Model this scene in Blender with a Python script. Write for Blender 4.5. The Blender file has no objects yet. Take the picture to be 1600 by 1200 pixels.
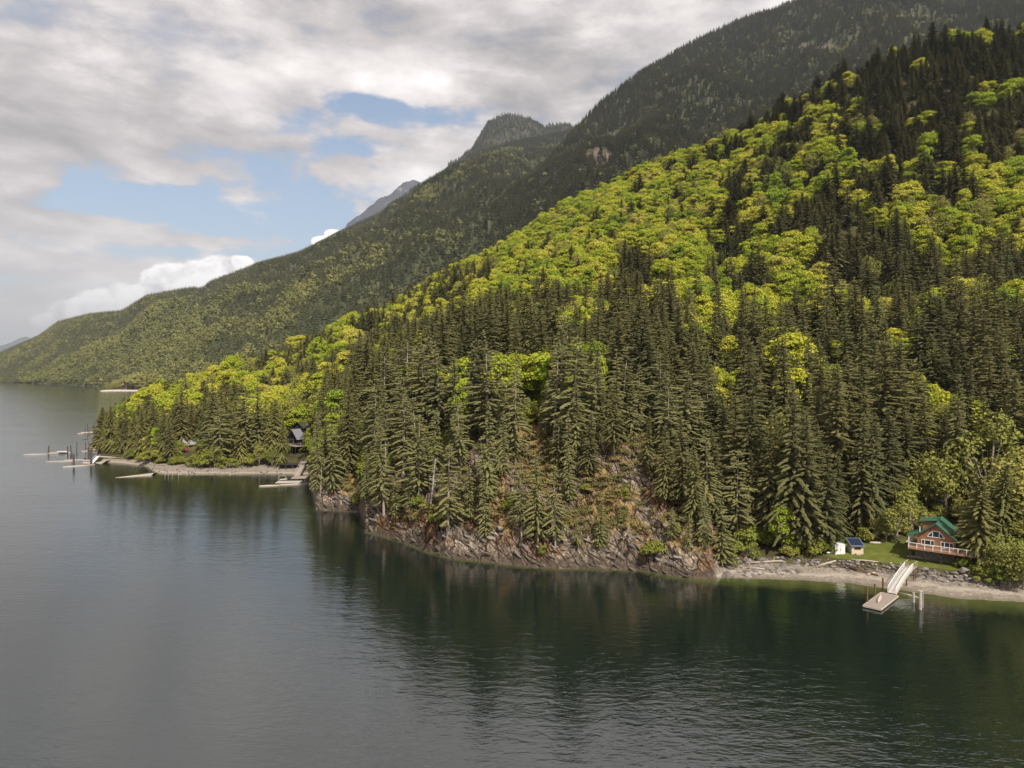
import bpy, math, random
import numpy as np
from mathutils import Vector, Matrix

# ------------------------------------------------------------------ camera, sky, sun, exposure
S = bpy.context.scene
COL = S.collection
F = 1067.0; HZ = 578.0; CAMH = 40.0           # focal length and horizon of the 1600 px photograph, camera height (m)
cam_d = bpy.data.cameras.new('camera'); cam = bpy.data.objects.new('camera', cam_d); COL.objects.link(cam)
cam_d.sensor_width = 36; cam_d.lens = 36*F/1600; cam_d.shift_y = (HZ-600)/1600
cam_d.clip_start = 1; cam_d.clip_end = 90000
cam.location = (0, 0, CAMH); cam.rotation_euler = (math.radians(90), 0, 0)
S.camera = cam
S.view_settings.view_transform = 'Standard'; S.view_settings.look = 'None'
S.view_settings.exposure = 0.88; S.view_settings.gamma = 1; S.view_settings.use_curve_mapping = False
S.render.engine = 'CYCLES'
S.cycles.use_denoising = True
try: S.cycles.denoiser = 'OPENIMAGEDENOISE'
except Exception: pass
S.cycles.denoising_input_passes = 'RGB_ALBEDO_NORMAL'; S.cycles.denoising_prefilter = 'ACCURATE'
S.cycles.max_bounces = 6; S.cycles.diffuse_bounces = 2; S.cycles.glossy_bounces = 2
S.cycles.transparent_max_bounces = 4; S.cycles.volume_bounces = 0
SUN = Vector((0.30, -0.62, 0.80)).normalized()
sl = bpy.data.lights.new('sun', 'SUN'); sl.energy = 4.2; sl.angle = math.radians(1.5); sl.color = (1, .93, .82)
so = bpy.data.objects.new('sun', sl); COL.objects.link(so); so.rotation_euler = SUN.to_track_quat('Z', 'Y').to_euler()

class NT:                                        # tiny node helper
    def __init__(s, t): s.t = t; s.n = t.nodes; s.l = t.links
    def new(s, ty, **k):
        n = s.n.new(ty)
        for a, b in k.items(): setattr(n, a, b)
        return n
    def put(s, sock, v):
        if isinstance(v, bpy.types.NodeSocket): s.l.new(v, sock)
        elif v is not None:
            try: sock.default_value = v
            except Exception: sock.default_value = (*v, 1) if len(v) == 3 else v
    def m(s, op, a, b=None, c=None, clamp=False):
        n = s.new('ShaderNodeMath', operation=op, use_clamp=clamp)
        s.put(n.inputs[0], a); s.put(n.inputs[1], b)
        if c is not None: s.put(n.inputs[2], c)
        return n.outputs[0]
    def vm(s, op, a, b=None):
        n = s.new('ShaderNodeVectorMath', operation=op); s.put(n.inputs[0], a); s.put(n.inputs[1], b); return n.outputs[0]
    def mix(s, f, a, b, bt='MIX'):
        n = s.new('ShaderNodeMix', data_type='RGBA', blend_type=bt)
        s.put(n.inputs[0], f); s.put(n.inputs[6], a); s.put(n.inputs[7], b); return n.outputs[2]
    def noise(s, vec, sc, det=4, rough=.55, dist=0):
        n = s.new('ShaderNodeTexNoise'); s.put(n.inputs['Vector'], vec)
        n.inputs['Scale'].default_value = sc; n.inputs['Detail'].default_value = det
        n.inputs['Roughness'].default_value = rough; n.inputs['Distortion'].default_value = dist
        return n.outputs['Fac']
    def vor(s, vec, sc, feat='F1'):
        n = s.new('ShaderNodeTexVoronoi', feature=feat); s.put(n.inputs['Vector'], vec); n.inputs['Scale'].default_value = sc
        return n
    def step(s, v, a, b):
        n = s.new('ShaderNodeMapRange', interpolation_type='SMOOTHSTEP'); s.put(n.inputs[0], v)
        n.inputs[1].default_value = a; n.inputs[2].default_value = b; return n.outputs[0]
    def ramp(s, v, stops):
        n = s.new('ShaderNodeValToRGB'); s.put(n.inputs[0], v); e = n.color_ramp.elements
        while len(e) < len(stops): e.new(.5)
        for k, (p, c) in zip(e, stops): k.position = p; k.color = (*c, 1)
        return n.outputs[0]
    def scale(s, vec, k):
        n = s.new('ShaderNodeMapping'); s.put(n.inputs['Vector'], vec); n.inputs['Scale'].default_value = k; return n.outputs[0]

def make_world():
    w = bpy.data.worlds.new('World'); S.world = w; w.use_nodes = True
    t = NT(w.node_tree); t.n.clear()
    out = t.new('ShaderNodeOutputWorld'); bg = t.new('ShaderNodeBackground')
    sky = t.new('ShaderNodeTexSky', sky_type='NISHITA'); sky.sun_disc = False
    sky.sun_elevation = math.asin(SUN.z); sky.sun_rotation = math.atan2(SUN.x, SUN.y); sky.altitude = 40
    sky.air_density = 1.0; sky.dust_density = 1.5
    g = t.new('ShaderNodeTexCoord').outputs['Generated']
    sx = t.new('ShaderNodeSeparateXYZ'); t.put(sx.inputs[0], g); X, Y, Z = sx.outputs
    az = t.m('ARCTAN2', X, Y); el = t.m('ARCSINE', Z)
    zz = t.m('MAXIMUM', Z, 0.0)
    den = t.m('ADD', zz, .13)
    cp = t.new('ShaderNodeCombineXYZ'); t.put(cp.inputs[0], t.m('DIVIDE', X, den)); t.put(cp.inputs[1], t.m('DIVIDE', Y, den)); P = cp.outputs[0]
    n1 = t.noise(P, 1.1, 8, .58, .15); n2 = t.noise(P, 3.0, 6, .6, .1)
    nd = t.noise(g, 16, 8, .62, .2); nf = t.noise(t.scale(g, (1, 1, 2.4)), 8, 9, .60, .05)
    def blob(u, v, ru, rv, warp=.9, nz=None, e0_=1.5, e1_=.2):            # soft ellipse round a direction of the sky (px of the photograph)
        a0 = math.atan((u-800)/F); e0 = math.atan((HZ-v)/F*math.cos(a0)); k = math.cos(a0)**2
        da = t.m('DIVIDE', t.m('SUBTRACT', az, a0), ru/F*k); de = t.m('DIVIDE', t.m('SUBTRACT', el, e0), rv/F*math.cos(a0))
        r = t.m('SQRT', t.m('ADD', t.m('MULTIPLY', da, da), t.m('MULTIPLY', de, de)))
        r = t.m('ADD', r, t.m('MULTIPLY', t.m('SUBTRACT', nz or nf, .5), warp*3))
        return t.step(r, e0_, e1_)
    dens = t.m('ADD', t.m('ADD', t.m('MULTIPLY', t.m('SUBTRACT', n1, .5), 1.4), t.m('MULTIPLY', t.m('SUBTRACT', nf, .5), 2.2)), 1.04)
    for u, v, ru, rv, k in [(240,318,150,42,1.0),(390,325,190,52,1.0),(500,345,90,40,.8),(640,182,95,24,.8),(590,162,70,18,.7),(560,225,60,14,.5),(350,240,120,16,.35),(620,262,40,10,.4),(460,205,60,25,.6),(530,240,50,24,.8),
                            (250,395,200,22,.75),(100,440,150,9,.45),(400,390,100,26,.9),(600,300,60,14,.4)]:
        dens = t.m('SUBTRACT', dens, t.m('MULTIPLY', blob(u, v, ru, rv), k))
    for u, v, ru, rv, k in [(120,352,90,22,.7),(330,372,180,16,.75),(300,337,28,8,.6),(480,225,50,12,.5),(545,255,26,16,.7),(510,262,20,14,.6)]:
        dens = t.m('ADD', dens, t.m('MULTIPLY', blob(u, v, ru, rv), k))
    cov = t.step(dens, .08, .98)
    # cloud tone: denser cloud is greyer, thin edges and tops brighter
    n3 = t.noise(P, 0.7, 5, .5, .15)
    n4 = t.noise(P, 2.2, 7, .6, .1)
    br = t.m('ADD', t.m('MULTIPLY', t.m('SUBTRACT', n3, .5), 1.3), t.m('ADD', t.m('ADD', t.m('MULTIPLY', t.m('SUBTRACT', n4, .5), .7), t.m('MULTIPLY', t.m('SUBTRACT', nf, .5), 1.6)), .47))
    for u, v, ru, rv, k in [(850,130,130,60,-.35),(80,150,300,70,-.22),(700,110,110,50,.05),(560,140,60,30,.1),(640,290,80,26,.22),(130,345,90,14,.22),(500,110,200,60,.1),(760,170,30,30,.15),(460,270,120,26,.12)]:
        br = t.m('ADD', br, t.m('MULTIPLY', blob(u, v, ru, rv, .5), k))
    cc = t.ramp(br, [(.02, (.20,.185,.183)), (.40, (.36,.328,.323)), (.72, (.56,.52,.505)), (1, (.78,.75,.73))])
    # low haze band of cloud near the horizon
    low = t.step(el, .16, .0)
    cc = t.mix(t.m('MULTIPLY', low, .55), cc, (.76,.72,.71))
    cov = t.m('MAXIMUM', cov, t.m('MULTIPLY', low, .42))
    skc = t.mix(1.0, sky.outputs[0], (.080,.084,.084), 'MULTIPLY')
    c = t.mix(cov, skc, cc)
    # one cumulus bank, sunlit, behind the far ridge
    cum = None
    for u, v, ru, rv in [(250,468,120,30),(335,432,55,30),(280,442,65,30),(375,416,26,16),(185,485,90,24),(110,505,60,16),(522,366,13,7),(506,378,18,8)]:
        b = blob(u, v, ru, rv, .5, nd, 1.2, .75); cum = b if cum is None else t.m('MAXIMUM', cum, b)
    cum = t.step(cum, .1, .6)
    n5 = t.noise(g, 24, 8, .62, .6)
    cw = t.ramp(n5, [(.34, (.50,.47,.47)), (.54, (1.0,.97,.95))])
    c = t.mix(cum, c, cw)
    t.put(bg.inputs['Color'], c); bg.inputs['Strength'].default_value = 1.0
    t.l.new(bg.outputs[0], out.inputs[0])
make_world()

# ------------------------------------------------------------------ helpers
def tag(o, label=None, cat=None, group=None, kind=None):
    if label: o['label'] = label
    if cat: o['category'] = cat
    if group: o['group'] = group
    if kind: o['kind'] = kind
    return o
def empty(name, loc, rz=0):
    o = bpy.data.objects.new(name, None); COL.objects.link(o); o.location = loc; o.rotation_euler = (0, 0, rz); o.empty_display_size = .5
    return o
def thing(name, loc, rz, label, cat, group=None): return tag(empty(name, loc, rz), label, cat, group)
def link(name, me, parent=None):
    o = bpy.data.objects.new(name, me); COL.objects.link(o)
    if parent: o.parent = parent
    return o
def copy_tree(o, parent=None):
    c = o.copy(); COL.objects.link(c)
    if parent: c.parent = parent
    for ch in list(KIDS.get(o.name, ())): copy_tree(ch, c)
    return c
KIDS = {}
def mesh_np(name, V, Fc, mats, mi=None, smooth=False):
    me = bpy.data.meshes.new(name); V = np.asarray(V, np.float32); Fc = np.asarray(Fc, np.int32)
    k = Fc.shape[1]; me.vertices.add(len(V)); me.vertices.foreach_set('co', V.ravel())
    me.loops.add(Fc.size); me.loops.foreach_set('vertex_index', Fc.ravel())
    me.polygons.add(len(Fc)); me.polygons.foreach_set('loop_start', np.arange(0, Fc.size, k, dtype=np.int32))
    for m in mats: me.materials.append(m)
    if mi is not None: me.polygons.foreach_set('material_index', np.asarray(mi, np.int32))
    me.update(calc_edges=True)
    me.polygons.foreach_set('use_smooth', np.full(len(Fc), smooth)); me.update()
    return me
class MB:                                        # collects simple solids into one mesh
    def __init__(s): s.V = []; s.Fc = []
    def add(s, V, Fc):
        o = len(s.V); s.V += [tuple(v) for v in V]; s.Fc += [tuple(i+o for i in f) for f in Fc]; return s
    def box(s, x0, x1, y0, y1, z0, z1):
        return s.add([(x0,y0,z0),(x1,y0,z0),(x1,y1,z0),(x0,y1,z0),(x0,y0,z1),(x1,y0,z1),(x1,y1,z1),(x0,y1,z1)],
                     [(0,3,2,1),(4,5,6,7),(0,1,5,4),(1,2,6,5),(2,3,7,6),(3,0,4,7)])
    def prism(s, pts, axis, a, b):               # polygon in the two other axes, extruded along axis from a to b
        n = len(pts); V = []
        for t in (a, b):
            for p, q in pts: V.append((t,p,q) if axis == 0 else (p,t,q) if axis == 1 else (p,q,t))
        Fc = [tuple(range(n-1,-1,-1)), tuple(range(n,2*n))]+[(i,(i+1)%n,n+(i+1)%n,n+i) for i in range(n)]
        return s.add(V, Fc)
    def beam(s, a, b, w, h=None):
        a = Vector(a); b = Vector(b); h = h or w; d = (b-a).normalized()
        sd = d.cross(Vector((0,0,1))); sd = sd.normalized() if sd.length > 1e-3 else Vector((1,0,0)); up = sd.cross(d).normalized()
        V = [p+sd*i*w/2+up*j*h/2 for p in (a, b) for i, j in ((-1,-1),(1,-1),(1,1),(-1,1))]
        return s.add(V, [(0,1,2,3),(7,6,5,4),(0,4,5,1),(1,5,6,2),(2,6,7,3),(3,7,4,0)])
    def tube(s, pts, rs, n=8):
        pts = [Vector(p) for p in pts]; V = []; Fc = []
        for k, p in enumerate(pts):
            d = (pts[min(k+1, len(pts)-1)]-pts[max(k-1, 0)]).normalized()
            sd = d.cross(Vector((0,0,1))); sd = sd.normalized() if sd.length > 1e-3 else Vector((1,0,0)); up = sd.cross(d).normalized()
            for i in range(n):
                a = 2*math.pi*i/n; V.append(p+(sd*math.cos(a)+up*math.sin(a))*rs[k])
        for k in range(len(pts)-1):
            for i in range(n): Fc.append((k*n+i, k*n+(i+1)%n, (k+1)*n+(i+1)%n, (k+1)*n+i))
        Fc += [tuple(range(n-1,-1,-1)), tuple(range((len(pts)-1)*n, len(pts)*n))]
        return s.add(V, Fc)
    def build(s, name, m, parent=None, smooth=False):
        me = bpy.data.meshes.new(name); me.from_pydata(s.V, [], s.Fc); me.materials.append(m)
        if smooth:
            for p in me.polygons: p.use_smooth = True
        me.update(); o = link(name, me, parent)
        if parent: KIDS.setdefault(parent.name, []).append(o)
        return o

# numpy value noise
def _h(i, j, k, s):
    n = (i*374761393+j*668265263+k*2147483647+s*974634777) & 0x7fffffff
    n = ((n ^ (n >> 13))*1274126177) & 0x7fffffff
    return ((n ^ (n >> 16)) & 0xffff)/65535.0
def vnoise(x, y, z=0, seed=0):
    x, y, z = np.broadcast_arrays(np.asarray(x, float), np.asarray(y, float), np.asarray(z, float))
    i, j, k = np.floor(x).astype(np.int64), np.floor(y).astype(np.int64), np.floor(z).astype(np.int64)
    fx, fy, fz = x-i, y-j, z-k; fx, fy, fz = [f*f*(3-2*f) for f in (fx, fy, fz)]; r = 0
    for a in (0, 1):
        for b in (0, 1):
            for c in (0, 1):
                r = r+_h(i+a, j+b, k+c, seed)*(fx if a else 1-fx)*(fy if b else 1-fy)*(fz if c else 1-fz)
    return r
def fbm(x, y, z=0, seed=0, oct=4, g=.5):
    r = 0; a = 1; t = 0; f = 1.0
    for o in range(oct):
        r = r+a*vnoise(np.asarray(x)*f, np.asarray(y)*f, np.asarray(z)*f, seed+o); t += a; a *= g; f *= 2.03
    return r/t
def ridged(x, y, z=0, seed=0, oct=4): return 1-np.abs(2*fbm(x, y, z, seed, oct)-1)

def px(u, v, z=0.0):                             # photograph pixel + height -> point of the place
    d = (CAMH-z)*F/(v-HZ); return Vector(((u-800)/F*d, d, z))
def proj(x, y, z): return 800+F*x/y, HZ+F*(CAMH-z)/y

# ------------------------------------------------------------------ materials
MT = {}
def mat(name, col, rough=.85, spec=.3, var=.25, sc=3.0, bump=0, metal=0, col2=None):
    if name in MT: return MT[name]
    m = bpy.data.materials.new(name); m.use_nodes = True; t = NT(m.node_tree); b = t.n['Principled BSDF']
    co = t.new('ShaderNodeTexCoord').outputs['Object']; n = t.noise(co, sc, 5, .6)
    c2 = col2 or tuple(c*(1-var) for c in col)
    c = t.mix(t.step(n, .3, .7), c2, col); t.put(b.inputs['Base Color'], c)
    b.inputs['Roughness'].default_value = rough; b.inputs['Specular IOR Level'].default_value = spec; b.inputs['Metallic'].default_value = metal
    if bump:
        bn = t.new('ShaderNodeBump'); bn.inputs['Distance'].default_value = bump; t.put(bn.inputs['Height'], t.noise(co, sc*3, 4)); t.l.new(bn.outputs[0], b.inputs['Normal'])
    MT[name] = m; return m
def foliage(name, stops, trans=.0, loc_sc=.012, big=.5, hue=None):
    """leaf colour: one colour per tree (random) drifting slowly across the slope, small variation per leaf clump"""
    m = bpy.data.materials.new(name); m.use_nodes = True; t = NT(m.node_tree); b = t.n['Principled BSDF']
    oi = t.new('ShaderNodeObjectInfo'); geo = t.new('ShaderNodeNewGeometry')
    nb = t.noise(oi.outputs['Location'], loc_sc, 3)
    f = t.m('ADD', t.m('MULTIPLY', oi.outputs['Random'], 1-big), t.m('MULTIPLY', t.step(nb, .32, .68), big))
    c = t.ramp(f, stops)
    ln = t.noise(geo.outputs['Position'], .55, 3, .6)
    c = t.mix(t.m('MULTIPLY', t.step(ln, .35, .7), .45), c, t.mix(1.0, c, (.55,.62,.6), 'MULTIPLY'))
    t.put(b.inputs['Base Color'], c); b.inputs['Roughness'].default_value = .9; b.inputs['Specular IOR Level'].default_value = .12
    if trans:
        tr = t.new('ShaderNodeBsdfTranslucent'); t.put(tr.inputs[0], c); mx = t.new('ShaderNodeMixShader'); mx.inputs[0].default_value = trans
        t.l.new(b.outputs[0], mx.inputs[1]); t.l.new(tr.outputs[0], mx.inputs[2]); t.l.new(mx.outputs[0], t.n['Material Output'].inputs[0])
    return m
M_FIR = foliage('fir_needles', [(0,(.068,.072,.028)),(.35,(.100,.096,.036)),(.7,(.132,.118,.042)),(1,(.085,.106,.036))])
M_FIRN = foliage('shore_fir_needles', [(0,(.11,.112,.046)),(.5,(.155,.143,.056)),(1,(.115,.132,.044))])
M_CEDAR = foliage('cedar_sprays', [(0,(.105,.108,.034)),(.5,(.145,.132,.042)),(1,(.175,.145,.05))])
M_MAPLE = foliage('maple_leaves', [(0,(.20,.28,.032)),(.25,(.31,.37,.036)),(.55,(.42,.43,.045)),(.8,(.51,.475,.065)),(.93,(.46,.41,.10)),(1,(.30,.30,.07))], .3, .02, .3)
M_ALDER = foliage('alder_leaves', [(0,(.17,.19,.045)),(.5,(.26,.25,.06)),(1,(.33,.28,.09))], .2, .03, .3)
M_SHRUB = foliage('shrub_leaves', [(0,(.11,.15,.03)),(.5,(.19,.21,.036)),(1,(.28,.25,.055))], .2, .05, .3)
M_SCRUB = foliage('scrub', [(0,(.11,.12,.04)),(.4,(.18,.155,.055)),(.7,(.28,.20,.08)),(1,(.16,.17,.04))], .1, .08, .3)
M_FARFIR = foliage('far_fir_needles', [(0,(.080,.092,.042)),(.5,(.12,.128,.055)),(1,(.155,.152,.062))], 0, .004, .5)
M_FARLEAF = foliage('far_leaves', [(0,(.13,.145,.05)),(.5,(.185,.185,.06)),(1,(.25,.23,.075))], 0, .004, .4)
M_BARK = mat('bark', (.10,.075,.055), .95, .1, .4, 2, .03)
M_PBARK = mat('pale_bark', (.34,.29,.24), .95, .1, .3, 2)
# ------------------------------------------------------------------ near hillside, shore and beach: one terrain sheet
# control columns: photograph column, then (distance, height) of shore, bank foot, bluff top, shelf, mid slope, crest, far foot
CT = [
 (120, [(300,-6),(304,-6),(315,-6),(335,-6),(355,-6),(370,-6),(420,-9)]),
 (148, [(298,-3),(303,-2.5),(315,-2),(335,-2),(352,-2.5),(366,-4),(420,-9)]),
 (162, [(296,0),(300,1),(311,2),(330,2.6),(350,2.4),(366,0),(420,-9)]),
 (195, [(291,0),(295,1.4),(305,3),(330,6),(360,9),(385,9),(450,-8)]),
 (230, [(282,0),(288,1.6),(298,4),(325,8),(362,15),(400,17),(480,-8)]),
 (245, [(262,0),(278,1.6),(292,4),(322,9),(362,16),(408,19),(490,-8)]),
 (300, [(260,0),(275,2),(287,5),(318,10),(365,16),(430,21),(540,-5)]),
 (370, [(261,0),(272,2),(285,5.5),(325,13),(380,22),(470,31),(600,-3)]),
 (440, [(262,0),(270,2.2),(283,6),(330,18),(400,32),(505,45),(640,0)]),
 (483, [(260,0),(268,2.6),(282,6.5),(330,24),(400,37),(530,57),(660,5)]),
 (493, [(196,0),(199,3),(209,9),(250,17),(350,28),(535,58),(670,5)]),
 (561, [(193,0),(196,3),(206,10),(240,20),(360,39),(565,74),(700,8)]),
 (571, [(169,0),(173,2.2),(186,7),(220,17),(360,39),(567,75),(700,10)]),
 (620, [(161,0),(165,3),(178,9),(210,20),(360,43),(580,87),(720,15)]),
 (660, [(152,0),(156,4),(168,12),(200,24),(360,47),(590,101),(730,20)]),
 (700, [(146,0),(150.5,5),(163,14),(195,26),(355,50),(600,117),(740,30)]),
 (760, [(143,0),(147.5,6),(160,17),(190,30),(350,55),(610,136),(750,50)]),
 (850, [(138.5,0),(143,5),(157,16),(187,30),(340,60),(606,166),(760,80)]),
 (930, [(138,0),(143,5),(158,18),(185,28),(330,62),(595,185),(760,100)]),
 (1000,[(137,0),(141,4),(155,16),(180,25),(320,62),(580,198),(750,110)]),
 (1060,[(132.5,0),(136.5,4.5),(149,12),(174,21),(315,62),(565,205),(740,120)]),
 (1108,[(131.2,0),(134.5,3),(146,8),(168,15),(310,62),(552,212),(730,130)]),
 (1128,[(131.4,0),(136,.9),(146,3.5),(167,11),(308,61),(546,215),(730,130)]),
 (1200,[(130.4,0),(137,1.2),(146,2.8),(163,8),(300,60),(525,225),(720,140)]),
 (1262,[(129.6,0),(136,.9),(139,2.2),(155,4),(293,59),(510,235),(720,150)]),
 (1320,[(128.2,0),(134.2,.7),(135.8,2.2),(153,4),(288,59),(495,246),(700,160)]),
 (1400,[(124.2,0),(131.4,.8),(132.8,2.2),(148,3.8),(285,60),(480,254),(700,170)]),
 (1500,[(119.3,0),(126.0,.8),(127.5,2.3),(145,3.8),(280,62),(472,262),(700,180)]),
 (1600,[(117.6,0),(123,.8),(124.5,2.4),(145,4.2),(275,62),(470,268),(700,190)]),
 (1800,[(117,0),(122,.8),(124,2.6),(145,5),(270,62),(465,272),(700,200)]),
 (2500,[(116,0),(121,.8),(124,3),(145,6),(260,60),(455,275),(700,210)])]
CU = np.array([c[0] for c in CT], float); CP = np.array([c[1] for c in CT], float)
def bump01(x, a, b, s): return 1/(1+np.exp(-(x-a)/s))*1/(1+np.exp((x-b)/s))
def h_raw(u, d):
    """height of the near hillside for column u, distance d (arrays of one shape)"""
    u = np.asarray(u, float); d = np.asarray(d, float); sh = u.shape; u = u.ravel(); d = d.ravel()
    kd = np.stack([np.interp(u, CU, CP[:, k, 0]) for k in range(7)], 1); kz = np.stack([np.interp(u, CU, CP[:, k, 1]) for k in range(7)], 1)
    x = (u-800)/F*d
    wob = (fbm(x/9, d/9, 0, 3, 3)-.5)*3.0; d2 = d+wob*np.clip((d-kd[:,0])/8, 0, 1)
    z = np.where(d2 < kd[:,0], -(kd[:,0]-d2)*.32, 0)
    for k in range(6):
        m = (d2 >= kd[:,k]) & (d2 < kd[:,k+1]); f = (d2-kd[:,k])/(kd[:,k+1]-kd[:,k]); f = np.clip(f, 0, 1)
        if k in (3, 4): pass
        z = np.where(m, kz[:,k]+(kz[:,k+1]-kz[:,k])*f, z)
    z = np.where(d2 >= kd[:,6], kz[:,6]-.05*(d2-kd[:,6]), z)
    off = d-kd[:,0]
    # rough relief of the slope
    z = z+(fbm(x/38, d/38, 0, 11, 4)-.5)*np.clip((off-45)/80, 0, 1)*20+(fbm(x/12, d/12, 0, 17, 3)-.5)*np.clip((off-16)/40, 0, 1)*4
    # rocky bluff: dipping strata, blocks and gullies
    rk = rockmask(u, off)
    s = x*.82+z*.55; q = -x*.5+z*.85+d*.25
    strata = ridged(s/6.5, q/1.7, d/5, 23, 4)
    blocks = ridged(x/3.2, d/3.2, z/3.2, 31, 4)
    gul = fbm(x/13+z*.04, d/22, 0, 41, 2)
    z = z+rk*((strata-.60)*6.4+(blocks-.6)*4.2+(gul-.5)*10*np.clip(off/10, 0, 1)*np.clip((34-off)/12, 0, 1))*np.clip(off/2.2+.25, .15, 1)
    sm = (1-rk)*np.clip((off+1)/4, 0, 1)*np.clip((24-off)/10, 0, 1)
    z = z+sm*(fbm(x/2.2, d/2.2, 0, 51, 3)-.5)*.5*(1-lawnmask(u, d))
    for u0, u1, d0, d1, zp in ((450, 486, 262, 299, 4.6), (280, 320, 272, 300, 4.6)):   # cleared building plots
        pm = np.clip((u-u0)/4, 0, 1)*np.clip((u1-u)/4, 0, 1)*np.clip((d-d0)/3, 0, 1)*np.clip((d1-d)/3, 0, 1); z = z*(1-pm)+np.minimum(z, zp)*pm
    return z.reshape(sh)
def rockmask(u, off):
    m = bump01(u, 566, 1118, 4)+bump01(u, 492, 562, 3)*.8
    return np.clip(m, 0, 1)*np.clip((46-off)/16, 0, 1)*np.clip((off+3)/3, 0, 1)
def lawnmask(u, d):
    v0 = np.interp(u, [1270,1290,1330,1430,1500,1560,1900],[0,.7,1,1,1,.5,0]); k2 = np.interp(u, CU, CP[:,2,0])
    return v0*np.clip((d-k2)/.8, 0, 1)*np.clip((150-d)/6, 0, 1)
ug = np.concatenate([np.arange(120, 1120, 2.4), np.arange(1120, 1640, 3), np.arange(1640, 2500, 16)])
og = np.concatenate([np.arange(-9, 0, 1.0), np.arange(0, 26.1, .42)]); n1g = len(og); sg = (np.linspace(0, 1, 120)**1.35)[1:]
shore = np.interp(ug, CU, CP[:,0,0]); FARD = 780.0
no = n1g+len(sg)
def row_d(sh): return np.concatenate([sh[:,None]+og[None,:], sh[:,None]+og[-1]+(FARD-sh[:,None]-og[-1])*sg[None,:]], 1)
D = row_d(shore); U = np.repeat(ug[:,None], no, 1); O = D-shore[:,None]
Z = h_raw(U, D); Z = np.maximum(Z, -14)
X = (U-800)/F*D
nu = len(ug)
def grid_faces(a, b):
    i, j = np.meshgrid(np.arange(a-1), np.arange(b-1), indexing='ij'); k = i*b+j
    return np.stack([k, k+b, k+b+1, k+1], -1).reshape(-1, 4)
def ground(u, d):
    """height of the built sheet (bilinear)"""
    u = np.asarray(u, float); d = np.asarray(d, float); sh = np.interp(u, ug, shore); o = d-sh
    a = np.clip(np.interp(u, ug, np.arange(nu)), 0, nu-1.001)
    b = np.where(o <= og[-1], np.interp(o, og, np.arange(n1g)), n1g-1+np.interp((o-og[-1])/(FARD-sh-og[-1]), np.r_[0, sg], np.arange(len(sg)+1)))
    b = np.clip(b, 0, no-1.001); i = np.int64(a); j = np.int64(b); f = a-i; g = b-j
    return (Z[i,j]*(1-f)+Z[i+1,j]*f)*(1-g)+(Z[i,j+1]*(1-f)+Z[i+1,j+1]*f)*g
def gxy(x, y): return float(ground(800+F*x/y, y))
def hit(u, v, dmin=0):
    """point of the hillside seen at photograph pixel u, v"""
    ds = float(np.interp(u, ug, shore)); d = np.arange(max(ds, dmin), ds+500, .5); z = ground(np.full(len(d), float(u)), d)
    k = np.nonzero(HZ+F*(CAMH-z)/d <= v)[0]; k = k[0] if len(k) else len(d)-1
    return Vector(((u-800)/F*d[k], d[k], float(z[k])))
tm = mesh_np('near_hillside', np.stack([X, D, Z], -1).reshape(-1, 3), grid_faces(nu, no), [], smooth=False)
OFF = O.ravel(); UU = U.ravel(); DD = D.ravel(); XX = X.ravel()
lawn = lawnmask(UU, DD)
k1 = np.interp(UU, CU, CP[:,1,0]); k2 = np.interp(UU, CU, CP[:,2,0])
beach = (1-rockmask(UU, np.clip(OFF, 0, 5)))*np.clip((np.maximum(k1+1.0, shore.min())-DD)/1.5, 0, 1)
ZZ = Z.ravel()
moss = np.zeros(len(UU)); vb = HZ+F*(CAMH-ZZ)/DD
for (cu, cv, ru, rv) in [(785,800,42,42),(840,665,34,40),(955,790,60,80),(1075,838,45,34),(545,765,46,32),(700,800,40,30),(1000,860,40,22)]:
    moss = np.maximum(moss, np.clip(1.5-np.sqrt(((UU-cu)/ru)**2+((vb-cv)/rv)**2), 0, 1))
for nm, arr in (('beach', beach), ('lawn', lawn), ('moss', moss), ('rock', np.clip(rockmask(UU, OFF)*1.0, 0, 1))):
    a = tm.attributes.new(nm, 'FLOAT', 'POINT'); a.data.foreach_set('value', arr.astype(np.float32))
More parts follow.
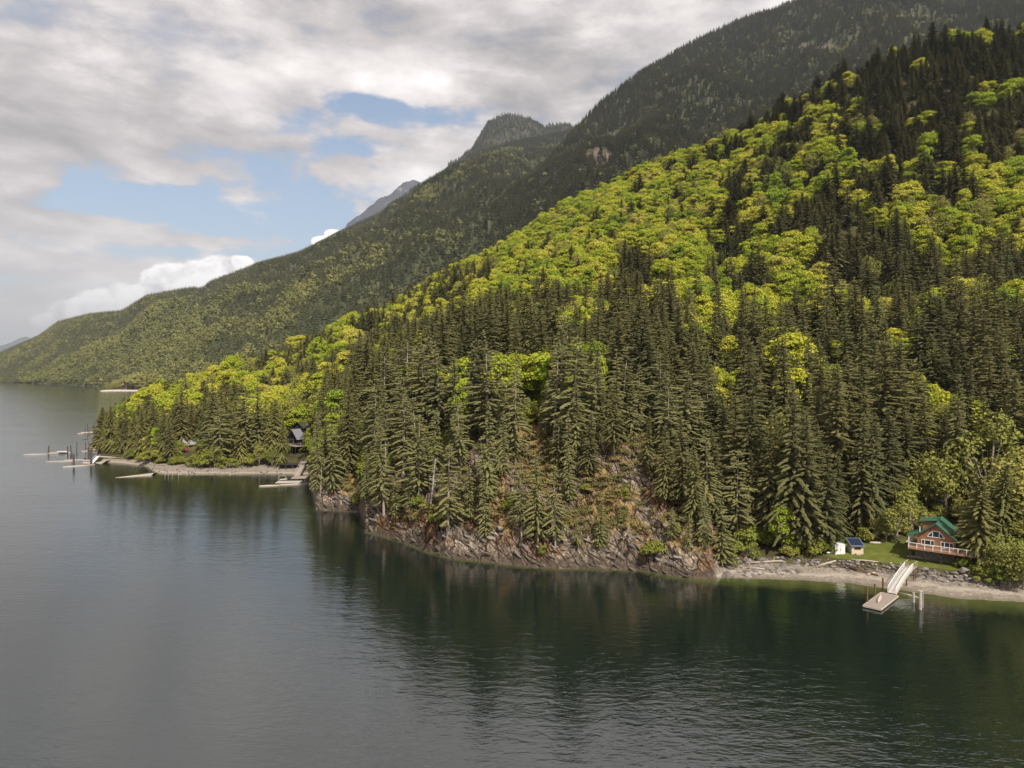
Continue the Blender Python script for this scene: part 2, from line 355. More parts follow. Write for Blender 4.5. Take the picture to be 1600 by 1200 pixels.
def ground_mat():
    m = bpy.data.materials.new('hillside_ground'); m.use_nodes = True; t = NT(m.node_tree); b = t.n['Principled BSDF']
    geo = t.new('ShaderNodeNewGeometry'); P = geo.outputs['Position']
    s = t.new('ShaderNodeSeparateXYZ'); t.put(s.inputs[0], P); z = s.outputs[2]
    sn = t.new('ShaderNodeSeparateXYZ'); t.put(sn.inputs[0], geo.outputs['True Normal']); up = sn.outputs[2]
    A = lambda n: t.new('ShaderNodeAttribute', attribute_name=n).outputs['Fac']
    n1 = t.noise(P, .25, 6, .6); n2 = t.noise(P, 1.3, 6, .65); n3 = t.noise(P, 4, 4, .6)
    soil = t.ramp(n1, [(.3,(.035,.03,.016)),(.6,(.07,.062,.022)),(.75,(.11,.10,.03))])
    # rock: grey with pale lichen, brown stain, tide-darkened foot
    rock = t.ramp(n2, [(.26,(.065,.052,.040)),(.48,(.165,.135,.105)),(.62,(.30,.255,.21)),(.75,(.50,.465,.42))])
    mp = t.new('ShaderNodeMapping'); t.put(mp.inputs['Vector'], P); mp.inputs['Rotation'].default_value = (0, math.radians(-52), 0); wv = mp.outputs[0]
    wv = t.vm('ADD', wv, t.vm('MULTIPLY', t.new('ShaderNodeTexNoise').outputs['Color'], (.0,.0,.0)))
    v1 = t.vor(t.scale(wv, (.16, .3, .62)), 1.0, 'DISTANCE_TO_EDGE'); v2 = t.vor(t.scale(wv, (.5, .8, 1.5)), 1.0, 'DISTANCE_TO_EDGE'); vc = t.vor(t.scale(wv, (.16, .3, .62)), 1.0)
    cr = t.m('MULTIPLY', t.step(v1.outputs['Distance'], .0, .07), t.m('ADD', .45, t.m('MULTIPLY', t.step(v2.outputs['Distance'], .0, .08), .55)))
    sc_ = t.new('ShaderNodeSeparateColor'); t.put(sc_.inputs[0], vc.outputs['Color'])
    rock = t.mix(1.0, rock, t.mix(sc_.outputs[0], (.55,.52,.5), (1.25,1.2,1.15)), 'MULTIPLY')
    rock = t.mix(cr, t.mix(1.0, rock, (.16,.14,.13), 'MULTIPLY'), rock)
    rock = t.mix(t.step(t.noise(P, .12, 3), .45, .65), rock, t.mix(1, rock, (.85,.62,.42), 'MULTIPLY'))
    mossc = t.ramp(t.noise(P, .5, 6, .7), [(.3,(.085,.085,.03)),(.45,(.17,.13,.05)),(.58,(.30,.19,.075)),(.7,(.22,.16,.07)),(.8,(.15,.15,.045))])
    mossf = t.step(t.m('ADD', t.m('ADD', t.m('MULTIPLY', A('moss'), .55), t.m('MULTIPLY', t.m('SUBTRACT', n1, .5), .9)), t.m('MULTIPLY', t.m('SUBTRACT', up, .6), .9)), .10, .42)
    mossf = t.m('MULTIPLY', mossf, t.step(z, 2.6, 5.0))
    rk = t.mix(mossf, rock, mossc)
    tide = t.step(t.m('ADD', z, t.m('ADD', t.m('MULTIPLY', t.m('SUBTRACT', n2, .5), 3.0), t.m('MULTIPLY', t.m('SUBTRACT', n1, .5), 2.2))), 2.2, .9)
    rk = t.mix(t.m('MULTIPLY', tide, .88), rk, t.ramp(n3, [(.35,(.034,.026,.020)),(.65,(.095,.072,.054))]))
    rockF = t.step(t.m('ADD', A('rock'), t.m('MULTIPLY', t.m('SUBTRACT', n1, .5), .8)), .35, .6)
    c = t.mix(rockF, soil, rk)
    peb = t.vor(P, 3.2).outputs['Color']; ps = t.new('ShaderNodeSeparateColor'); t.put(ps.inputs[0], peb)
    bc = t.ramp(n2, [(.3,(.13,.105,.082)),(.55,(.205,.168,.132)),(.75,(.28,.235,.19))])
    bc = t.mix(t.m('MULTIPLY', t.step(n1, .5, .62), .4), bc, (.15,.125,.10))
    bc = t.mix(.35, bc, t.ramp(ps.outputs[0], [(0,(.11,.095,.08)),(.7,(.22,.19,.155)),(1,(.42,.38,.34))]))
    wet = t.step(z, .22, .02)
    bc = t.mix(t.m('MULTIPLY', wet, .6), bc, (.10,.09,.06))
    bc = t.mix(t.m('MULTIPLY', t.step(t.m('ABSOLUTE', t.m('SUBTRACT', z, .42)), .2, .0), .5), bc, (.37,.325,.275))
    c = t.mix(t.step(A('beach'), .2, .8), c, bc)
    gl = t.ramp(t.noise(P, .35, 5, .65), [(.3,(.06,.072,.014)),(.5,(.10,.115,.02)),(.65,(.15,.15,.03)),(.8,(.22,.17,.06))])
    gl = t.mix(t.m('MULTIPLY', n3, .5), gl, (.055,.07,.016))
    c = t.mix(t.step(t.m('ADD', A('lawn'), t.m('MULTIPLY', t.m('SUBTRACT', n2, .5), .7)), .35, .65), c, gl)
    t.put(b.inputs['Base Color'], c); b.inputs['Roughness'].default_value = .95; b.inputs['Specular IOR Level'].default_value = .15
    bn = t.new('ShaderNodeBump'); bn.inputs['Distance'].default_value = .35; bn.inputs['Strength'].default_value = .7
    t.put(bn.inputs['Height'], t.m('ADD', t.m('ADD', n2, t.m('MULTIPLY', n3, .4)), t.m('MULTIPLY', t.m('MULTIPLY', cr, A('rock')), 1.6))); t.l.new(bn.outputs[0], b.inputs['Normal'])
    return m
M_GROUND = ground_mat(); tm.materials.append(M_GROUND)
tag(link('near_hillside', tm), 'steep forested hillside with rocky bluff, beach and lawn at the water', kind='structure')

# ------------------------------------------------------------------ mountains behind (heightfields, each its own distance)
def interp_sm(x, pts):
    p = np.array(pts, float); return np.interp(x, p[:,0], p[:,1])
def range_mesh(name, label, us, rows, zf, m, scree=()):
    """rows: fraction 0..1 from foot to crest and on to the back; zf(u,f)->(d,z)"""
    Ur, Fr = np.meshgrid(us, rows, indexing='ij'); d, z = zf(Ur, Fr); x = (Ur-800)/F*d
    me = mesh_np(name, np.stack([x, d, z], -1).reshape(-1, 3), grid_faces(*Ur.shape), [m], smooth=True)
    v = HZ+F*(CAMH-z)/d; sc = np.zeros_like(v)
    for (cu, cv, ru, rv) in scree: sc = np.maximum(sc, np.clip(1.6-np.sqrt(((Ur-cu)/ru)**2+((v-cv)/rv)**2), 0, 1))
    a = me.attributes.new('scree', 'FLOAT', 'POINT'); a.data.foreach_set('value', sc.ravel().astype(np.float32))
    o = tag(link(name, me), label, kind='structure')
    return dict(us=us, rows=rows, d=d, z=z, zf=zf)
def mountain_mat(name, forest, rockc, rocklo, snow=0, bl=None):
    m = bpy.data.materials.new(name); m.use_nodes = True; t = NT(m.node_tree); b = t.n['Principled BSDF']
    geo = t.new('ShaderNodeNewGeometry'); P = geo.outputs['Position']; sn = t.new('ShaderNodeSeparateXYZ'); t.put(sn.inputs[0], geo.outputs['Normal'])
    n1 = t.noise(P, .006, 8, .62); n2 = t.noise(P, .03, 6, .65)
    fo = t.mix(n2, tuple(c*.6 for c in forest), tuple(c*1.5 for c in forest))
    ro = t.mix(n2, tuple(c*.6 for c in rockc), tuple(c*1.4 for c in rockc))
    c = t.mix(t.step(t.m('ADD', n1, t.m('MULTIPLY', t.m('SUBTRACT', .75, sn.outputs[2]), .5)), rocklo, rocklo+.12), fo, ro)
    scr = t.new('ShaderNodeAttribute', attribute_name='scree').outputs['Fac']
    c = t.mix(t.step(t.m('ADD', scr, t.m('MULTIPLY', t.m('SUBTRACT', t.noise(P, .02, 5, .65), .5), 1.6)), .55, .95), c, t.mix(n2, (.08,.062,.05), (.17,.13,.11)))
    if snow: c = t.mix(t.m('MULTIPLY', t.step(t.noise(t.scale(P, (1, 1, .35)), .012, 7, .7), .56, .66), snow), c, (.75,.77,.8))
    t.put(b.inputs['Base Color'], c); b.inputs['Roughness'].default_value = .95; b.inputs['Specular IOR Level'].default_value = .1
    bn = t.new('ShaderNodeBump'); bn.inputs['Distance'].default_value = 12; t.put(bn.inputs['Height'], n2); t.l.new(bn.outputs[0], b.inputs['Normal'])
    return m
M_MTN = mountain_mat('forested_mountain', (.06,.062,.03), (.20,.155,.13), .70)
M_KNOB = mountain_mat('rocky_peak', (.030,.032,.020), (.055,.048,.044), .62)
M_RIGHTM = mountain_mat('right_mountain', (.048,.053,.026), (.27,.20,.165), .72)
M_BLUE = mountain_mat('far_rock_ridge', (.02,.026,.042), (.034,.034,.052), .45, .25)  # blue of the distance haze is mixed into the forest and rock colours
M_FARB = mountain_mat('far_blue_mountain', (.05,.06,.07), (.12,.13,.14), .6, .0)  # haze tint painted into the colours, besides the air volume
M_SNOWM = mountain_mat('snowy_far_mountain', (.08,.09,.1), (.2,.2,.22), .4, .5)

SILH2 = [(-700,640),(-200,600),(-60,585),(0,556),(60,531),(90,509),(140,497),(190,492),(230,468),(300,456),(316,458),(326,448),(400,419),(460,404),(475,398),(560,354),(590,339),(650,294),(700,269),(740,242),(800,226),(860,214),(900,204),(1000,190),(1200,180)]
D2C = [(-700,5200),(-60,3800),(0,3600),(140,3100),(300,2700),(460,2700),(650,3100),(900,3500),(1200,3500)]
FOOT2 = [(-700,4600),(-60,2700),(0,2250),(80,1850),(160,1560),(226,1330),(260,1250),(300,1150),(500,950),(1200,850)]
def zf2(u, f):
    dc = interp_sm(u, D2C); df = interp_sm(u, FOOT2); vs = interp_sm(u, SILH2); zc = CAMH+(HZ-vs)/F*dc
    d = df+(dc-df)*np.minimum(f, 1)+np.maximum(f-1, 0)*1500
    g = np.minimum(f, 1); x = (u-800)/F*d
    pr = np.where(g < .12, g*.75, .09+(g-.12)/.88*.91)
    pr = pr+.05*np.sin(g*np.pi)*np.sin(u/95+g*2)
    z = -4+(zc+4)*pr
    amp = np.sin(np.clip(g, 0, 1)*np.pi)**.8
    z = z+amp*((ridged(x/620+d/1900, d/1500, 0, 61, 4)-.55)*260+(fbm(x/150, d/220, 0, 67, 4)-.5)*90)*np.clip(zc/500, .15, 1.1)
    # keep slopes below the crest line of sight
    z = np.where(f > 1, zc-(f-1)*900, z)
    lim = CAMH+(HZ-vs)/F*d; z = np.minimum(z, lim+(g-1)*14)
    return d, z
R2 = range_mesh('forested_mountain', 'long forested mountain side beyond the near ridge, patchy green', np.arange(-700, 1201, 6.0), np.concatenate([np.linspace(0, 1, 130), np.linspace(1.03, 1.5, 8)]), zf2, M_MTN)
SILH4 = [(770,330),(800,300),(820,288),(850,263),(880,229),(905,199),(940,164),(1000,119),(1040,94),(1080,71),(1150,38),(1250,2),(1400,-50),(1700,-130),(2300,-200)]
def zf4(u, f):
    g = np.minimum(f, 1); dc = np.interp(u, [760,900,1080,1700,2300],[1500,2000,2300,2500,2600]); vs = interp_sm(u, SILH4)
    df = np.interp(u, [760,900,1200,2300],[1250,900,800,760]); zc = CAMH+(HZ-vs)/F*dc
    d = df+(dc-df)*g+np.maximum(f-1, 0)*1200; x = (u-800)/F*d
    z0 = CAMH+(HZ-330)/F*900*np.interp(u, [760,900,1200],[.4,.5,.5])
    z = z0+(zc-z0)*g**1.05
    amp = np.sin(g*np.pi)**.8
    z = z+amp*((ridged(x/330-d/2000, d/900, 0, 71, 4)-.55)*170+(fbm(x/90, d/120, 0, 77, 4)-.5)*60)
    z = np.where(f > 1, zc-(f-1)*700, z); lim = CAMH+(HZ-vs)/F*d; z = np.minimum(z, lim+(g-1)*10)
    return d, z
R4 = range_mesh('right_mountain', 'dark forested mountain with pink scree rising behind the maple slope', np.arange(762, 2300, 6.0), np.concatenate([np.linspace(0, 1, 110), np.linspace(1.03, 1.5, 6)]), zf4, M_RIGHTM, [(935,246,22,17),(990,214,13,8),(958,214,10,9),(905,268,12,7),(1275,72,34,7),(1110,160,8,5)])
def simple_range(name, label, sil, d0, depth, m, amp, seed, foot=None):
    us = np.arange(sil[0][0], sil[-1][0]+1, (sil[-1][0]-sil[0][0])/160); 
    def zf(u, f):
        g = np.minimum(f, 1); vs = interp_sm(u, sil); zc = CAMH+(HZ-vs)/F*d0; d = d0-depth*(1-g)+np.maximum(f-1, 0)*depth; x = (u-800)/F*d
        zb = -10 if foot is None else CAMH+(HZ-foot)/F*(d0-depth)
        z = zb+(zc-zb)*g+(ridged(x/(depth*.22), d/(depth*.5), 0, seed, 5)-.55)*amp*np.sin(g*np.pi)**.6+(fbm(x/(depth*.03), d/(depth*.05), 0, seed+5, 3)-.5)*amp*.16
        z = np.where(f > 1, zc-(f-1)*amp*3, z); return d, z
    return range_mesh(name, label, us, np.concatenate([np.linspace(0, 1, 60), [1.1, 1.3]]), zf, m)
R3 = simple_range('rocky_peak', 'dark rocky knob of a peak above the forested mountain', [(690,300),(715,270),(735,242),(752,212),(762,196),(775,185),(790,181),(805,183),(830,193),(850,201),(890,198),(930,205),(1000,250)], 4300, 900, M_KNOB, 170, 81, 270)
simple_range('far_rock_ridge', 'distant bluish rock ridge streaked with snow', [(400,480),(440,420),(470,398),(510,378),(545,350),(575,325),(600,308),(625,292),(640,285),(655,284),(700,272),(800,280)], 8500, 2600, M_BLUE, 500, 91)
simple_range('snowy_far_mountain', 'far pale snow-streaked mountain top over the ridge', [(100,520),(170,498),(190,487),(205,480),(216,478),(240,485),(300,500)], 15000, 4000, M_SNOWM, 500, 95)
simple_range('far_blue_mountain', 'far blue mountain at the end of the fjord', [(-600,520),(-300,535),(-120,541),(-30,545),(0,543),(18,538),(30,531),(42,528),(55,534),(75,548),(110,560),(260,570)], 15500, 4000, M_FARB, 420, 99)

# ------------------------------------------------------------------ water
def water():
    yr = np.concatenate([[-6000,-1500,-300,-50,20,50,75,90],np.arange(96,300,1.5),np.geomspace(302,70000,60)])
    tt = np.concatenate([[-60,-20,-8,-4,-2.2],np.arange(-1.5,-.66,.06),np.arange(-.66,.80,.0045),np.arange(.8,2.2,.1),[4,8,20,60]])
    T, Yr = np.meshgrid(tt, yr, indexing='ij'); ye = np.maximum(Yr, 90); Xr = T*ye
    me = mesh_np('water', np.stack([Xr, Yr, np.zeros_like(Xr)], -1).reshape(-1, 3), grid_faces(*T.shape), [])
    u = 800+F*(Xr/ye); ds = np.interp(u, CU, CP[:,0,0]); dist = np.where((u > 150), ds-Yr, 99)
    zz = np.where(u > 150, h_raw(u, np.maximum(Yr, 90)), -9)
    wid = np.interp(u, [150,300,480,560,700,1000,1120,1300,1600],[6,6,4,4,4.5,4,7,9,9])
    sh = np.clip(1-dist/wid, 0, 1)*(dist < 90)
    a = me.attributes.new('shallow', 'FLOAT', 'POINT'); a.data.foreach_set('value', sh.ravel().astype(np.float32))
    m = bpy.data.materials.new('fjord_water'); m.use_nodes = True; t = NT(m.node_tree); b = t.n['Principled BSDF']
    P = t.new('ShaderNodeNewGeometry').outputs['Position']
    A = t.new('ShaderNodeAttribute', attribute_name='shallow').outputs['Fac']
    big = t.noise(P, .012, 3)
    deep = t.mix(big, (.003,.008,.006), (.005,.011,.008))
    c = t.mix(t.step(t.m('ADD', A, t.m('MULTIPLY', t.m('SUBTRACT', t.noise(P, .25, 4), .5), .5)), .1, 1.0), deep, (.062,.072,.022))
    t.put(b.inputs['Base Color'], c); b.inputs['Roughness'].default_value = .09; b.inputs['IOR'].default_value = 2.3
    rot = t.new('ShaderNodeMapping'); t.put(rot.inputs['Vector'], P); rot.inputs['Rotation'].default_value = (0, 0, math.radians(12)); rot.inputs['Scale'].default_value = (.45, 1, 1)
    w1 = t.noise(rot.outputs[0], .75, 3, .55, .4); w2 = t.noise(t.scale(rot.outputs[0], (.5, 1, 1)), .16, 3, .5, .3); w3 = t.noise(rot.outputs[0], 2.6, 2, .5)
    gust = t.step(t.noise(t.scale(P, (.35, 1, 1)), .018, 4, .6), .35, .7)
    h = t.m('ADD', t.m('MULTIPLY', w1, t.m('ADD', .16, t.m('MULTIPLY', gust, .24))), t.m('ADD', t.m('MULTIPLY', w2, .26), t.m('MULTIPLY', w3, .10)))
    bn = t.new('ShaderNodeBump'); bn.inputs['Distance'].default_value = 1.0; bn.inputs['Strength'].default_value = .24
    t.put(bn.inputs['Height'], h); t.l.new(bn.outputs[0], b.inputs['Normal'])
    me.materials.append(m)
    tag(link('water', me), 'dark green rippled fjord water reflecting the cloudy sky', kind='structure')
water()
def sea_floor():
    MBb = MB(); MBb.add([(-70000,-6000,-16),(70000,-6000,-16),(70000,70000,-16),(-70000,70000,-16)], [(0,1,2,3)])
    tag(MBb.build('ground', mat('sea_floor', (.08,.08,.06))), 'sea floor under the fjord', kind='structure')
sea_floor()
# ------------------------------------------------------------------ tree shapes
def conifer(name, seed, H=30.0, R=4.2, gap=.75, nb=8, droop=.35, low=.10, dens=1.0, mats=None, twigs=8, trunk_mesh=True, pw=.85, lean=0):
    """whorls of drooping fronds; each frond is a spine with side sprays. Returns crown mesh, trunk mesh, both in one"""
    rg = np.random.default_rng(seed); V = []; Fc = []
    def tri(a, b, c): n = len(V); V.extend((a, b, c)); Fc.append((n, n+1, n+2))
    z = H*low
    irr = [rg.uniform(.62, 1.25) for _ in range(12)]; bulge = [rg.uniform(.75, 1.22) for _ in range(14)]; cx, cy = rg.normal(0, .25, 2)
    while z < H*.985:
        f = (z-H*low)/(H*(1-low)); env = R*min(1, f*5+.45)*(1-f)**pw*np.interp(f*13, range(14), bulge)
        k = max(3, int(round(nb*(.6+.6*(1-f)))))
        a0 = rg.uniform(0, 6.28)
        for i in range(k):
            if rg.random() > dens: continue
            a = a0+6.283*i/k+rg.normal(0, .22); L = env*irr[int(a*12/6.283) % 12]*rg.uniform(.65, 1.18)+.25
            z0 = z+rg.uniform(-.5, .5)*gap; dr = droop*rg.uniform(.6, 1.4)*(1.0-.75*f)
            ca, sa = math.cos(a), math.sin(a)
            def P(t, side=0, dz=0):
                r = L*t; zz = z0+L*(.28*(f-.2)*t-dr*t*t)+dz*1
                return np.array((ca*r-sa*side, sa*r+ca*side, zz))
            w = max(.22, L*1.15/twigs) if twigs < 3 else min(.44, max(.22, L*1.15/twigs)); n = max(2, int(twigs*min(1, L/3+.4)*(1.3 if L > 3.3 else 1)))
            for q in range(n):                       # side sprays, drooping tips
                t0 = .12+.80*q/n; t1 = t0+.86/n+.1; ws = w*(1.25-.7*t0)*rg.uniform(.7, 1.25)
                c = P(t0); tip = P(min(t1+.14, 1.12))
                tri(c, tip, P(t0+.07, ws*1.15, -.30*ws-rg.uniform(.05, .3)))
                tri(c, P(t0+.07, -ws*1.15, -.30*ws-rg.uniform(.05, .3)), tip)
                if L > 1.2 and twigs > 2: tri(P(t0), P(min(t0+.3, 1.05)), P(t0+.2, rg.uniform(-.4, .4)*ws, -rg.uniform(.35, .8)*min(1, L/3)))
            tri(P(.8, w*.35), P(1.10, 0, -.05), P(.8, -w*.35))
        z += gap*rg.uniform(.75, 1.25)*(1-.35*f)
    for i in range(5):                               # leader
        a = i*1.3; tri(np.array((0,0,H*1.01)), np.array((.22*math.cos(a),.22*math.sin(a),H*.955)), np.array((.22*math.cos(a+1.4),.22*math.sin(a+1.4),H*.95)))
    V = np.array(V); 
    m = MB(); m.tube([(0,0,-1.5),(0,0,H*.35),(0,0,H*.97)], [H*.0125+.08, H*.010, .04], 6)
    TV = np.array(m.V); TF = [f for f in m.Fc]
    tris = []
    for f in TF:
        for i in range(1, len(f)-1): tris.append((f[0], f[i], f[i+1]))
    mats = mats or (M_FIR, M_BARK)
    crown = mesh_np(name+'_crown', V, Fc, [mats[0]]); trunk = mesh_np(name+'_trunk', TV, tris, [mats[1]])
    both = mesh_np(name, np.concatenate([V, TV]), np.concatenate([np.array(Fc), np.array(tris)+len(V)]), list(mats), np.r_[np.zeros(len(Fc)), np.ones(len(tris))])
    return crown, trunk, both
def broadleaf(name, seed, H=16.0, R=5.5, lobes=30, leaves=4200, size=.40, mats=None, base=.17, twiggy=0, flat=.62):
    """dome of leafy lobes; many small leaf clumps on and in each lobe, limbs inside"""
    rg = np.random.default_rng(seed); V = []; Fc = []
    cz = H*(base+(1-base)*.45); C = []
    for i in range(lobes):
        ph = rg.uniform(0, 6.283); zz = rg.uniform(-.8, 1.0); rr = math.sqrt(max(0, 1-zz*zz*.9))*rg.uniform(.55, .95)
        c = np.array((math.cos(ph)*rr*R*.8, math.sin(ph)*rr*R*.8, cz+zz*(H-cz)*.80)); C.append((c, R*rg.uniform(.28, .50)))
    area = np.array([r*r for _, r in C]); cnt = (leaves*area/area.sum()).astype(int)
    for (c, r), n in zip(C, cnt):
        d = rg.normal(size=(n, 3)); d[:,2] = np.abs(d[:,2])*1.0-.35*rg.random(n); d /= np.linalg.norm(d, axis=1)[:,None]
        rad = r*rg.uniform(.72, 1.08, n)**.6*(1+.25*rg.normal(size=n)*.5)
        p = c+d*rad[:,None]*np.array((1, 1, flat+.15))
        nn = d*.9+rg.normal(size=(n, 3))*.55+np.array((0, 0, .35)); nn /= np.linalg.norm(nn, axis=1)[:,None]
        t1 = np.cross(nn, rg.normal(size=(n, 3))); t1 /= np.linalg.norm(t1, axis=1)[:,None]+1e-9; t2 = np.cross(nn, t1)
        s = size*rg.uniform(.55, 1.35, n)[:,None]
        q = np.stack([p-t1*s, p-t2*s*.7, p+t1*s, p+t2*s*.7], 1)
        q[:,1] += nn*s*.25; q[:,3] += nn*s*.25
        o = sum(len(v) for v in V); V.append(q.reshape(-1, 3)); k = o+np.arange(n)*4
        Fc.append(np.stack([k, k+1, k+2], 1)); Fc.append(np.stack([k, k+2, k+3], 1))
    V = np.concatenate(V); Fc = np.concatenate(Fc)
    m = MB(); tr = H*.018+.05; top = (0, 0, H*base*1.5)
    m.tube([(0,0,-1.2),(rg.normal()*.2, rg.normal()*.2, H*base*.8), top], [tr*1.3, tr, tr*.7], 6)
    for c, r in C[:9+twiggy]:
        m.tube([(0,0,H*base*rg.uniform(.6,1.3)), tuple(c*.55+np.array((0,0,H*base*.55))), tuple(c)], [tr*.5, tr*.32, .04], 4)
    TV = np.array(m.V); tris = []
    for f in m.Fc:
        for i in range(1, len(f)-1): tris.append((f[0], f[i], f[i+1]))
    mats = mats or (M_MAPLE, M_PBARK)
    crown = mesh_np(name+'_crown', V, Fc, [mats[0]]); trunk = mesh_np(name+'_trunk', TV, tris, [mats[1]])
    both = mesh_np(name, np.concatenate([V, TV]), np.concatenate([Fc, np.array(tris)+len(V)]), list(mats), np.r_[np.zeros(len(Fc)), np.ones(len(tris))])
    return crown, trunk, both
FIRS = [conifer('fir_a', 1, 30, 4.9, twigs=10, pw=.75), conifer('fir_b', 2, 30, 4.4, pw=.7, nb=7, dens=.88, droop=.45), conifer('fir_c', 3, 30, 5.6, twigs=10, pw=.8, gap=.85, nb=8, droop=.3, dens=.88),
        conifer('fir_d', 4, 30, 4.8, pw=.62, low=.28, dens=.8, gap=.85), conifer('fir_e', 5, 30, 4.0, nb=8, gap=.7, pw=.7)]
SFIRS = [conifer('shore_fir_a', 11, 24, 4.4, gap=.8, dens=.66, low=.14, droop=.28, twigs=10, mats=(M_FIRN, M_PBARK), pw=.65), conifer('shore_fir_b', 12, 24, 3.9, gap=.75, dens=.76, low=.08, droop=.35, twigs=10, mats=(M_FIRN, M_BARK)),
         conifer('shore_fir_c', 13, 24, 4.8, gap=.95, dens=.64, low=.2, droop=.2, twigs=10, mats=(M_FIRN, M_PBARK), pw=.55)]
CEDARS = [conifer('cedar_a', 21, 22, 4.0, gap=.5, nb=9, twigs=10, droop=.55, low=.05, mats=(M_CEDAR, M_BARK), pw=.6), conifer('cedar_b', 22, 22, 4.6, gap=.55, nb=9, twigs=10, droop=.5, low=.06, mats=(M_CEDAR, M_BARK), pw=.7)]
MAPLES = [broadleaf('maple_a', 31), broadleaf('maple_b', 32, 17, 5.0, 22, 3300, flat=.7), broadleaf('maple_c', 33, 15, 6.0, 30, 4200), broadleaf('maple_d', 34, 18, 4.6, 20, 3000, .38)]
ALDERS = [broadleaf('alder_a', 41, 15, 4.4, 20, 1700, .32, (M_ALDER, M_PBARK), .25, 8, .9), broadleaf('alder_b', 42, 14, 4.8, 24, 2100, .30, (M_ALDER, M_PBARK), .2, 8, .85)]
SHRUBS = [broadleaf('shrub_a', 51, 4.5, 3.2, 16, 1500, .26, (M_SHRUB, M_BARK), .05), broadleaf('shrub_b', 52, 3.5, 2.6, 12, 1100, .24, (M_SHRUB, M_BARK), .05)]
FARF = [conifer('far_fir_a', 61, 22, 3.6, gap=2.1, nb=5, twigs=2, mats=(M_FARFIR, M_BARK)), conifer('far_fir_b', 62, 22, 3.0, gap=2.3, nb=5, twigs=2, mats=(M_FARFIR, M_BARK))]
FARL = [broadleaf('far_leaf_a', 71, 14, 5, 9, 130, 1.5, (M_FARLEAF, M_BARK)), broadleaf('far_leaf_b', 72, 13, 5.5, 8, 120, 1.6, (M_FARLEAF, M_BARK))]
BASEH = {'fir': 30, 'shore': 24, 'cedar': 22, 'maple': 16, 'alder': 15, 'shrub': 4.2}
KIND = {'fir': FIRS, 'shore': SFIRS, 'cedar': CEDARS, 'maple': MAPLES, 'alder': ALDERS, 'shrub': SHRUBS}
KNAME = {'fir': 'fir_tree', 'shore': 'fir_tree', 'cedar': 'cedar_tree', 'maple': 'maple_tree', 'alder': 'alder_tree', 'shrub': 'shrub'}

# ------------------------------------------------------------------ where each tree stands
# share of conifers (0..9) by photograph cell of the tree top: rows v=50..750 step 50, columns u=150..1600 step 50
CM = {
 50: "000000000000000000000006778777",
 100:"000000000000000000000266788988",
 150:"000000000000000000000552788876",
 200:"000000000000000000062522677762",
 250:"000000000000000000117345566310",
 300:"000000000000000003548367851111",
 350:"000000000000001233535357833566",
 400:"000000000003323355311325657655",
 450:"000000000566754312112455745644",
 500:"000007776666678999977857544664",
 550:"000026674899999999999239885343",
 600:"222352248999999888999359984323",
 650:"998787788999999999999689995222",
 700:"999999999999999999999789985211",
 750:"999999999999999999998889973111"}
CV = np.array(sorted(CM)); CG = np.array([[int(c) for c in CM[v]] for v in CV], float)/9
def conf_share(u, v):
    a = np.clip((u-150)/50, 0, 28.999); b = np.clip((v-50)/50, 0, len(CV)-1.001); i = int(a); j = int(b); f = a-i; g = b-j
    return (CG[j,i]*(1-f)+CG[j,i+1]*f)*(1-g)+(CG[j+1,i]*(1-f)+CG[j+1,i+1]*f)*g
BARE = [(785,812,34,40),(843,668,22,34),(930,800,40,50),(990,770,38,42),(985,830,32,28),(1088,850,22,16),(545,770,34,24),(640,842,30,12),(1010,858,34,16)]
GAPS = [(467,685,17,25,300), (299,690,19,15,292), (1327,856,22,12,138)]          # the two shore buildings stay in sight as in the photograph
def blocks(u, vt, vb, r, y): return any(y < gy and abs(u-gu) < gw+r*.55 and vt < gv+gh and vb > gv-gh for gu, gv, gw, gh, gy in GAPS)
rgt = np.random.default_rng(7); random.seed(5)
trees = []                                           # dict(k, proto, x, y, z, h, rz, w)
def add_tree(k, x, y, z, h, w=1.0, pi=None, hero=False, lean=0, label=None):
    P = KIND[k]; i = rgt.integers(len(P)) if pi is None else pi
    trees.append(dict(k=k, i=int(i), x=x, y=y, z=z, h=h, rz=rgt.uniform(0, 6.28), w=w, hero=hero, lean=lean, label=label))
RAD = {'fir': .14, 'shore': .19, 'cedar': .19, 'maple': .34, 'alder': .30, 'shrub': .75}
def hero(k, u, va, vb, w=1.0, pi=None, lean=0, label=None, dz=0):
    if k in ('maple','alder'): w = w*1.05
    if k in ('fir', 'shore'):
        while vb > va+60:                            # a foot hidden by nearer trees: keep the tree a natural height
            p = hit(u, vb)
            if (HZ+F*(CAMH-p.z)/p.y-va)/F*p.y <= 37: break
            vb -= 6
    p = hit(u, vb); h = max(1.5, (HZ+F*(CAMH-p.z)/p.y-va)/F*p.y)
    if blocks(u, va, vb, RAD[k]*h*w/p.y*F*(1.3 if k in ('maple','alder') else 1), p.y): return
    add_tree(k, p.x, p.y, p.z-.2, h, w, pi, True, lean, label)
